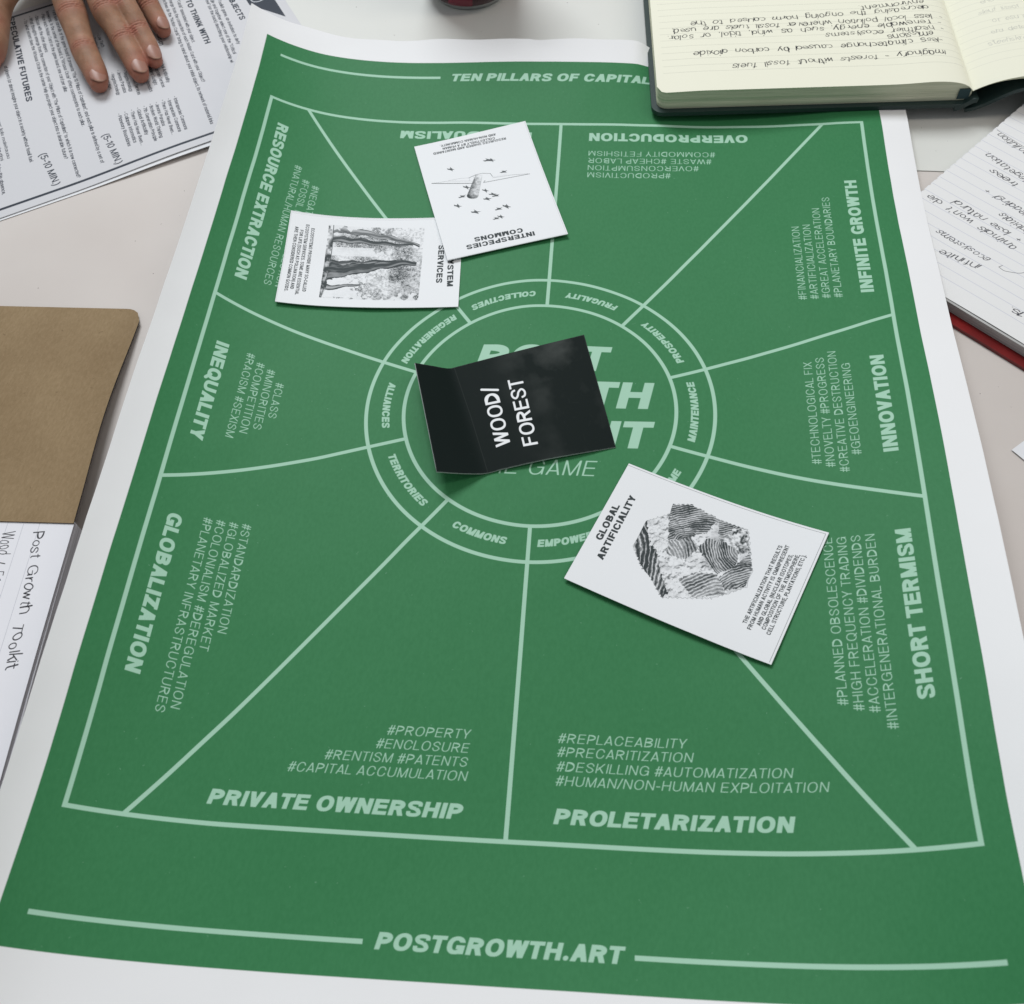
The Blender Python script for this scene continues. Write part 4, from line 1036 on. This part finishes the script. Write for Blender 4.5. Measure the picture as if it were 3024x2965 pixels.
vt = mx.id_data; n2 = vt.nodes.new("ShaderNodeTexNoise"); n2.inputs["Scale"].default_value = 14; n2.inputs["Detail"].default_value = 5; tc2 = vt.nodes.new("ShaderNodeTexCoord")
vt.links.new(tc2.outputs["Object"], n2.inputs["Vector"]); m3 = vt.nodes.new("ShaderNodeMix"); m3.data_type = 'RGBA'; m3.blend_type = 'MULTIPLY'; m3.inputs[0].default_value = 1; rp2 = vt.nodes.new("ShaderNodeValToRGB")
rp2.color_ramp.elements[0].position = .35; rp2.color_ramp.elements[0].color = (.86, .82, .78, 1); rp2.color_ramp.elements[1].position = .65; rp2.color_ramp.elements[1].color = (1.06, 1.05, 1.04, 1)
vt.links.new(n2.outputs["Fac"], rp2.inputs[0]); vt.links.new(mx.outputs[2], m3.inputs[6]); vt.links.new(rp2.outputs[0], m3.inputs[7]); vt.links.new(m3.outputs[2], vt.nodes["Principled BSDF"].inputs["Base Color"])
ink(m_kraft, kim, [(0, (.13, .085, .045)), (1, (.38, .29, .19))]); bump(m_kraft, 500, .3, .0002)
KT = 11.6                                      # top of the page block
m_kedge = new_mat("kraft_board_edge", (.05, .045, .04), .7, .2)
def kraft(s, t):
    # t=0 hinge, t=1 far edge; s=1 right
    yh = -86.6 + 2.0 * (1 - s) * -1.0; hx = -218.8 - 150 * (1 - s)
    fx = -229.4 - 150 * (1 - s)
    x = hx + (fx - hx) * t ** .8 - 2.2 * math.sin(math.pi * t) ** 2 * s; y = yh + (62.6 + 86.6 + 2.0 * (1 - s)) * t
    z = KT + .8 + (TZ + 2.0 - KT - .8) * t ** .9
    q = (1 - s) * 150; v = (1 - t) * 149; r = 9
    if v < r and q < r:
        k_ = r - math.sqrt(max(r * r - (r - q) ** 2, 0)); y -= max(0, k_ - v * .0) * (1 - v / r)
    return (x, y, z)
o = sheet("kraft_cover", 60, 60, kraft, .9, m_kraft, m_kedge, kn)
m_lpe = page_edge_mat("notebook_page_edges", (.62, .62, .66), (.42, .42, .45))
LPO = (-219.0, -86.0); LPA = math.radians(-2.6)
def lw(x, y): return rot2((x, y), LPA + math.pi, LPO)     # x to the left, y toward the viewer
def lwp(x, y):                                              # x left of the right edge, y down from the hinge
    return (-218.9 - x + .042 * y, -85.4 - y - .05 * x)
def inv_l(X, Y):
    dx, dy = X + 218.9, Y + 85.4
    # X = -218.9 - x + .042 y ; Y = -85.4 - y - .05 x
    det = 1 + .0021; x = (-dx - .042 * dy) / det; y = -dy - .05 * x
    return x, y
m_lp = new_mat("ruled_page_cool", (.80, .80, .835), .6, .15)
lc = Canvas(-30, -160, 2, 2, 9, 2)           # painting space: X = -x (left negative), Y = -y
lc = Canvas(-60, -150, 2, 2, 9, 2)
for q in range(6):
    x = 17.4 + 8.0 * q - .4
    lc.line([(-x, 2), (-x + .35, -150)], .22, 1, val=.75)
def lp(X, Y): x, y = inv_l(X, Y); return (-x, -y)
hand(lc, "Post", lp(-237.2, -91.9), lp(-234.4, -105.9), 5.0, 5, w=.082, jit=.9); hand(lc, "Growth", lp(-233.9, -110.3), lp(-231.0, -135.0), 5.4, 6, w=.082, jit=.9)
hand(lc, "Toolkit", lp(-230.6, -140.0), lp(-227.3, -162), 5.4, 7, w=.082, jit=.9); hand(lc, "Wood / Forest", lp(-252.6, -92.5), lp(-248.6, -128), 5.6, 8, w=.082, jit=.9)
lim = lc.image("left_notebook_writing")
ink(m_lp, lim, [(1, (.40, .41, .46)), (0, (.03, .03, .035))])
LPD = dense([lwp(0, 0), lwp(150, 0), lwp(150, 240), lwp(0, 240)][::-1], 8)
V = []; F = []; n = len(LPD); rows = 8; rnd = random.Random(5)
def zl(x, y): return KT - .4 - 3.2 * sstep(60, 240, inv_l(x, y)[1])
for r in range(rows + 1):
    for (x, y) in LPD:
        a, b = inv_l(x, y); t = r / rows
        out = (3.2 * (1 - t) * sstep(70, 2, b) * (1 if a < 5 else 0)) + (rnd.uniform(-.1, .1) if 0 < r < rows else 0)
        V.append((x - out * .0 - (out if a < 5 else 0) * -1 * .0 + (-1.0 * out * .6 if a < 5 else 0) * 0, y, TZ + .3 + (zl(x, y) - TZ - .3) * t))
for r in range(rows):
    for k in range(n):
        k2 = (k + 1) % n; F.append((r * n + k, r * n + k2, (r + 1) * n + k2, (r + 1) * n + k))
mesh_obj("page_block", V, F, m_lpe, kn, None, False)
def lleaf(s, t):
    x, y = lwp(150 * (1 - s), 240 * (1 - t)); return (x, y, zl(x, y) + .5)
o = sheet("page", 30, 40, lleaf, .25, m_lp, m_lpe, kn)
remap(o, lambda x, y: ((-inv_l(x, y)[0] + 60) / 62, (-inv_l(x, y)[1] + 150) / 152))
def loose(s, t):
    x, y = lwp(150 * (1 - s) - .8 * (1 - t) * s, 240 * (1 - t)); return (x + .9 * (1 - t) * s, y, zl(x, y) - 1.6 - 1.2 * (1 - t))
sheet("page", 12, 16, loose, .25, m_lp, m_lpe, kn)
prism("back_cover", [lwp(-1.6, -1), lwp(150, -1), lwp(150, 243), lwp(-1.6, 243)][::-1], TZ, TZ + .9, m_kedge, kn)

# ------------------------------------------------------------------ drinks can
cn = empty("drinks_can", (-72.0, 371.0, TZ), label="dark red drinks can standing on the far white table at the top", cat="can")
def lathe(name, prof, mat, par, cx, cy, n=64):
    V = []; F = []
    for r, z in prof:
        for k in range(n): a = 2 * math.pi * k / n; V.append((cx + r * math.cos(a), cy + r * math.sin(a), z))
    for j in range(len(prof) - 1):
        for k in range(n):
            k2 = (k + 1) % n; F.append((j * n + k, j * n + k2, (j + 1) * n + k2, (j + 1) * n + k))
    return mesh_obj(name, V, F, mat, par, None, True)
m_al = new_mat("can_aluminium", (.55, .57, .57), .28, .5, Metallic=1.0)
m_can = new_mat("can_red_print", (.10, .008, .016), .25, .5)
nt = m_can.node_tree; b = nt.nodes["Principled BSDF"]
tc = nt.nodes.new("ShaderNodeTexCoord"); wv = nt.nodes.new("ShaderNodeTexWave"); wv.inputs["Scale"].default_value = 9; wv.inputs["Distortion"].default_value = 7; wv.inputs["Detail"].default_value = 1
wv.inputs["Detail Scale"].default_value = .7
rp = nt.nodes.new("ShaderNodeValToRGB"); rp.color_ramp.elements[0].position = .48; rp.color_ramp.elements[0].color = (.045, .004, .010, 1); rp.color_ramp.elements[1].position = .52; rp.color_ramp.elements[1].color = (.17, .012, .030, 1)
nt.links.new(tc.outputs["Object"], wv.inputs[0]); nt.links.new(wv.outputs["Fac"], rp.inputs[0]); nt.links.new(rp.outputs[0], b.inputs["Base Color"])
cx, cy = -72.0, 371.0
lathe("base", [(0, TZ + 6), (16, TZ + 4.5), (21.5, TZ + 1.5), (23.5, TZ), (25, TZ + .2), (26.2, TZ + 2), (28, TZ + 4.6)], m_al, cn, cx, cy)
lathe("body", [(28, TZ + 4.6), (30.5, TZ + 8), (32.4, TZ + 12), (33, TZ + 16), (33, TZ + 101), (32, TZ + 104), (27.6, TZ + 112)], m_can, cn, cx, cy)
lathe("lid", [(27.6, TZ + 112), (27.8, TZ + 114.4), (26.8, TZ + 114.8), (25.6, TZ + 111.5), (0, TZ + 111.5)], m_al, cn, cx, cy)
tab = prism("pull_tab", [(cx + 8 * math.cos(a) , cy - 4 + 12 * math.sin(a)) for a in [k * math.pi / 8 for k in range(16)]], TZ + 112, TZ + 113, m_al, cn)

# crumbs and specks on the two tables
V = []; F = []; r_ = np.random.RandomState(21)
for (x, y) in [(222, 226), (228, 205), (236, 214), (-232, 92), (-250, 118), (-228, 140), (240, 12), (226, 20), (-60, 322), (20, 330), (-120, 318)] + [(r_.uniform(-330, 330), r_.uniform(-60, 420)) for _ in range(60)]:
    b = len(V); q = r_.uniform(.15, .38)
    for k in range(5): V.append((x + q * math.cos(k * 1.257) * r_.uniform(.6, 1.3), y + q * math.sin(k * 1.257) * r_.uniform(.6, 1.3), TZ))
    V.append((x, y, TZ + q * .8)); F += [(b + k, b + (k + 1) % 5, b + 5) for k in range(5)]
cr = mesh_obj("crumbs", V, F, new_mat("crumb", (.12, .10, .08), .8, .1), None, None, False)
tag(cr, "scattered tiny dark crumbs and specks on the table tops", kind="stuff")

# ------------------------------------------------------------------ the hand
FIN = {
 'index': [(-309.6, 254.6, 2.6, 5.4), (-311.2, 258.6, 3.8, 6.6), (-315.5, 266.5, 5.4, 7.3), (-324.5, 280.8, 8.5, 7.9), (-331, 294, 12.5, 7.9), (-337.4, 307.6, 17, 9.0), (-346, 325, 22, 9.2), (-356, 347, 24, 10.5), (-364, 372, 24, 11)],
 'middle': [(-283.0, 264.6, 2.6, 5.4), (-285.2, 268.4, 3.8, 6.6), (-289.6, 276.0, 5.6, 7.2), (-298.5, 290.2, 9.5, 7.8), (-305.5, 300, 14, 8.0), (-312.5, 309.0, 19, 9.0), (-323, 327, 24, 9.2), (-336, 350, 25, 10.5), (-349, 376, 24, 11)],
 'ring': [(-279.6, 279.6, 2.6, 5.2), (-281.8, 283.2, 3.8, 6.3), (-286.0, 290.2, 6.0, 6.8), (-293.0, 300.5, 10, 7.3), (-298.5, 309, 14.5, 7.4), (-305.5, 319.0, 19, 8.4), (-313, 334, 23, 8.6), (-321, 353, 23, 9.8), (-335, 380, 23, 10.5)],
 'pinky': [(-280.0, 312.6, 2.6, 4.6), (-282.2, 315.8, 3.8, 5.6), (-286.2, 321.6, 6.0, 6.1), (-291.0, 328.5, 9.5, 6.4), (-296, 336, 13.5, 6.6), (-301, 344, 16.5, 7.3), (-306, 355, 18, 7.8), (-311, 368, 19, 9), (-325, 390, 20, 10)],
 'thumb': [(-392.0, 277.0, 3.5, 6.0), (-392.9, 281.2, 4.6, 8.0), (-394.5, 290, 6.6, 9.4), (-396.7, 304, 10.5, 10.2), (-398.1, 318, 14, 10.0), (-398.0, 334, 17, 11.0), (-394.5, 354, 19, 13), (-387.5, 382, 21, 15)],
}
FK = {'index': 1.10, 'middle': 1.05, 'ring': 1.03, 'pinky': 1.10, 'thumb': 1.08}
FIN = {k: [(p[0] + ((1.9 if i < 5 else 1.0) if k == 'ring' else (-.6 if k == 'middle' and i < 6 else 0)), p[1], p[2] + .6, p[3] * FK[k]) for i, p in enumerate(P)] for k, P in FIN.items()}
def resample(P, n=5):
    pts = [Vector(p[:3]) for p in P]; rad = [p[3] for p in P]; out = []
    ext = [P[0]] + list(P) + [P[-1]]
    for i in range(1, len(ext) - 2):
        a, b, c, d = ext[i - 1], ext[i], ext[i + 1], ext[i + 2]
        for k in range(n):
            t = k / n
            out.append([0.5 * (2 * b[q] + (c[q] - a[q]) * t + (2 * a[q] - 5 * b[q] + 4 * c[q] - d[q]) * t * t + (-a[q] + 3 * b[q] - 3 * c[q] + d[q]) * t ** 3) for q in range(4)])
    out.append(list(P[-1])); return out
HV = []; HF = []
def tube(P, n=28, flat=.93):
    R = resample(P); b = len(HV); up = Vector((0, 0, 1))
    fr = []
    for i, p in enumerate(R):
        a = Vector(R[max(i - 1, 0)][:3]); c = Vector(R[min(i + 1, len(R) - 1)][:3]); t = (c - a).normalized()
        s = t.cross(up).normalized(); u = s.cross(t).normalized(); fr.append((Vector(p[:3]), t, s, u, p[3]))
    # rounded tip
    p, t, s, u, r = fr[0]
    caps = []
    for q in range(6, 0, -1):
        a = math.radians(15 * q); caps.append((p - t * (r * .92 * math.sin(a)), t, s, u, r * math.cos(a) + .02))
    fr = caps + fr
    for p, t, s, u, r in fr:
        for k in range(n):
            a = 2 * math.pi * k / n; HV.append(tuple(p + s * (r * math.cos(a)) + u * (r * flat * math.sin(a))))
    for j in range(len(fr) - 1):
        for k in range(n): k2 = (k + 1) % n; HF.append((b + j * n + k, b + j * n + k2, b + (j + 1) * n + k2, b + (j + 1) * n + k))
    HF.append(tuple(b + k for k in range(n))[::-1]); HF.append(tuple(b + (len(fr) - 1) * n + k for k in range(n)))
for P in FIN.values(): tube(P)
tube([(-392, 350, 13, 9), (-384, 352, 13, 9.5), (-374, 353, 15, 10), (-364, 354, 17, 10.5), (-356, 354, 19, 10)])
# palm, wrist and the start of the forearm as one lofted body
def loft(secs, n=36):
    b = len(HV)
    for (cx_, cy_, cz_, ax, w, hgt) in secs:
        for k in range(n):
            a = 2 * math.pi * k / n; c_, s_ = math.cos(a), math.sin(a)
            c_ = math.copysign(abs(c_) ** .75, c_); s_ = math.copysign(abs(s_) ** .85, s_)
            HV.append((cx_ + math.cos(ax) * w * c_, cy_ + math.sin(ax) * w * c_, cz_ + hgt * s_))
    for j in range(len(secs) - 1):
        for k in range(n): k2 = (k + 1) % n; HF.append((b + j * n + k, b + (j + 1) * n + k, b + (j + 1) * n + k2, b + j * n + k2))
    HF.append(tuple(b + k for k in range(n))); HF.append(tuple(b + (len(secs) - 1) * n + k for k in range(n))[::-1])
loft([(-334, 353, 22, .22, 28, 8.5), (-338, 366, 22, .22, 38, 11), (-346, 384, 22, .20, 42, 13), (-353, 404, 22, .16, 42, 15), (-358, 426, 23, .12, 37, 16), (-362, 446, 25, .10, 31, 17), (-366, 470, 28, .1, 29, 18), (-372, 520, 34, .1, 33, 21), (-380, 590, 44, .1, 38, 26)])
me = bpy.data.meshes.new("hand_base"); me.from_pydata([tuple(c * MM for c in v) for v in HV], [], HF)
bm = bmesh.new(); bm.from_mesh(me); bmesh.ops.recalc_face_normals(bm, faces=bm.faces); bm.to_mesh(me); bm.free()
tmpo = bpy.data.objects.new("hand_base", me); COL.objects.link(tmpo)
md = tmpo.modifiers.new("r", 'REMESH'); md.mode = 'VOXEL'; md.voxel_size = .0006; md.use_smooth_shade = True
ms = tmpo.modifiers.new("s", 'SMOOTH'); ms.factor = .5; ms.iterations = 12
dg = bpy.context.evaluated_depsgraph_get()
hm = bpy.data.meshes.new_from_object(tmpo.evaluated_get(dg)); hm.name = "person"
bpy.data.objects.remove(tmpo); bpy.data.meshes.remove(me)
nv = len(hm.vertices); co = np.empty(nv * 3, np.float32); hm.vertices.foreach_get("co", co); co = co.reshape(-1, 3).astype(float) / MM
no = np.empty(nv * 3, np.float32); hm.vertices.foreach_get("normal", no); no = no.reshape(-1, 3)
red = np.zeros(nv); disp = np.zeros(nv)
hn = np.sin(co[:, 0] * 1.9 + np.sin(co[:, 1] * 1.3) * 2) * .5 + np.sin(co[:, 1] * 2.7 + co[:, 0] * .8) * .5
for nm, P in FIN.items():
    J = [P[3], P[5]] if nm != 'thumb' else [P[3]]
    for ji, j in enumerate(J):
        i = P.index(j); ax = (Vector(P[i + 1][:3]) - Vector(P[i - 1][:3])).normalized()
        rel = co - np.array(j[:3]); t = rel @ np.array(ax); rad = np.linalg.norm(rel - t[:, None] * np.array(ax), axis=1)
        near = (rad < j[3] * 1.5) & (no[:, 2] > -.2)
        fall = np.exp(-(t / (j[3] * .55)) ** 2) * near * np.clip(no[:, 2] + .1, 0, 1)
        wob = t + .35 * hn
        disp += fall * (-.65 * np.exp(-((wob) / .42) ** 2) - .5 * np.exp(-((wob - 1.9) / .38) ** 2) - .5 * np.exp(-((wob + 1.8) / .38) ** 2) - .16 * np.exp(-((wob - 3.6) / .35) ** 2) - .14 * np.exp(-((wob + 3.5) / .35) ** 2) + .25)
        red += fall * .55
    tip = np.array(P[0][:3]); d = np.linalg.norm(co - tip, axis=1); red += np.exp(-(d / 11) ** 2) * .85
co += no * disp[:, None]
co[:, 2] = np.maximum(co[:, 2], TZ + 1.25)
hm.vertices.foreach_set("co", (co * MM).astype(np.float32).ravel())
at = hm.attributes.new("flush", 'FLOAT', 'POINT'); at.data.foreach_set("value", np.clip(red, 0, 1).astype(np.float32))
m_skin = new_mat("skin", (.50, .29, .20), .58, .25, Subsurface_Weight=.22, Subsurface_Radius=(.9, .35, .2), Subsurface_Scale=.003)
nt = m_skin.node_tree; b = nt.nodes["Principled BSDF"]
mx = noise_col(m_skin, (.215, .115, .068), (.37, .205, .128), 90, 8, lo=.3, hi=.7)
av = nt.nodes.new("ShaderNodeAttribute"); av.attribute_name = "flush"
m2 = nt.nodes.new("ShaderNodeMix"); m2.data_type = 'RGBA'; m2.inputs[7].default_value = (.37, .140, .100, 1)
nt.links.new(mx.outputs[2], m2.inputs[6]); nt.links.new(av.outputs["Fac"], m2.inputs[0]); nt.links.new(m2.outputs[2], b.inputs["Base Color"])
vo = nt.nodes.new("ShaderNodeTexVoronoi"); vo.inputs["Scale"].default_value = 900; tc = nt.nodes.new("ShaderNodeTexCoord"); nt.links.new(tc.outputs["Object"], vo.inputs["Vector"])
bp = nt.nodes.new("ShaderNodeBump"); bp.inputs["Strength"].default_value = .7; bp.inputs["Distance"].default_value = .00015
nt.links.new(vo.outputs["Distance"], bp.inputs["Height"]); nt.links.new(bp.outputs[0], b.inputs["Normal"])
hm.materials.clear(); hm.materials.append(m_skin)
hm.polygons.foreach_set("use_smooth", [True] * len(hm.polygons))
ho = bpy.data.objects.new("person", hm); COL.objects.link(ho)
tag(ho, "bare left hand resting palm down with spread fingers on the printed sheets", "person")
# nails
m_nail = new_mat("nail", (.345, .175, .13), .38, .4, Subsurface_Weight=.15, Subsurface_Radius=(.5, .2, .1), Subsurface_Scale=.002)
m_tipn = new_mat("nail_tip", (.43, .25, .18), .5, .3)
def nail(P, L, W, side):
    a = Vector(P[0][:3]); c = Vector(P[2][:3]); t = (a - c).normalized()      # towards the tip
    up = Vector((side, 0, 1)); s = t.cross(up).normalized(); u = s.cross(t).normalized()
    V = []; F = []; fm = []; nu, nv_ = 14, 12
    base = a - t * (L * .70)
    for j in range(nv_ + 1):
        q = j / nv_; y = L * q
        wj = W * (1 - .50 * max(0, (.35 - q) / .35) ** 2) * (1 - .32 * max(0, (q - .7) / .3) ** 2)
        for i in range(nu + 1):
            x = (i / nu * 2 - 1); yy = y - L * .19 * (x * x) * (1 if q > .5 else -1) * abs(q - .5) * 2
            r = P[1][3] + .25 + .25 * q; ang = x * wj / r
            drop = 1.35 * q * q
            V.append(tuple(base + t * yy + s * (r * math.sin(ang)) + u * (r * .93 * math.cos(ang) - drop + .10 - .45 * max(0, .15 - q) * 4)))
    for j in range(nv_):
        for i in range(nu):
            k = j * (nu + 1) + i; F.append((k, k + 1, k + nu + 2, k + nu + 1)); fm.append(1 if j >= nv_ - 1 else 0)
    n0 = len(V); V2 = [tuple(Vector(v) - u * .3) for v in V]; V += V2
    ring = [i for i in range(nu)] + [j * (nu + 1) + nu for j in range(nv_)] + [nv_ * (nu + 1) + i for i in range(nu, 0, -1)] + [j * (nu + 1) for j in range(nv_, 0, -1)]
    for k in range(len(ring)):
        p_, q_ = ring[k], ring[(k + 1) % len(ring)]; F.append((q_, p_, n0 + p_, n0 + q_)); fm.append(1)
    o = mesh_obj("fingernail", V, F, None, None, None, True, mats=[m_nail, m_tipn], fmat=fm); o.parent = ho
nail(FIN['index'], 13.0, 5.6, .42); nail(FIN['middle'], 13.0, 5.4, .42); nail(FIN['ring'], 12.5, 5.2, .42); nail(FIN['pinky'], 10.8, 4.7, .45); nail(FIN['thumb'], 13, 6.5, -.9)
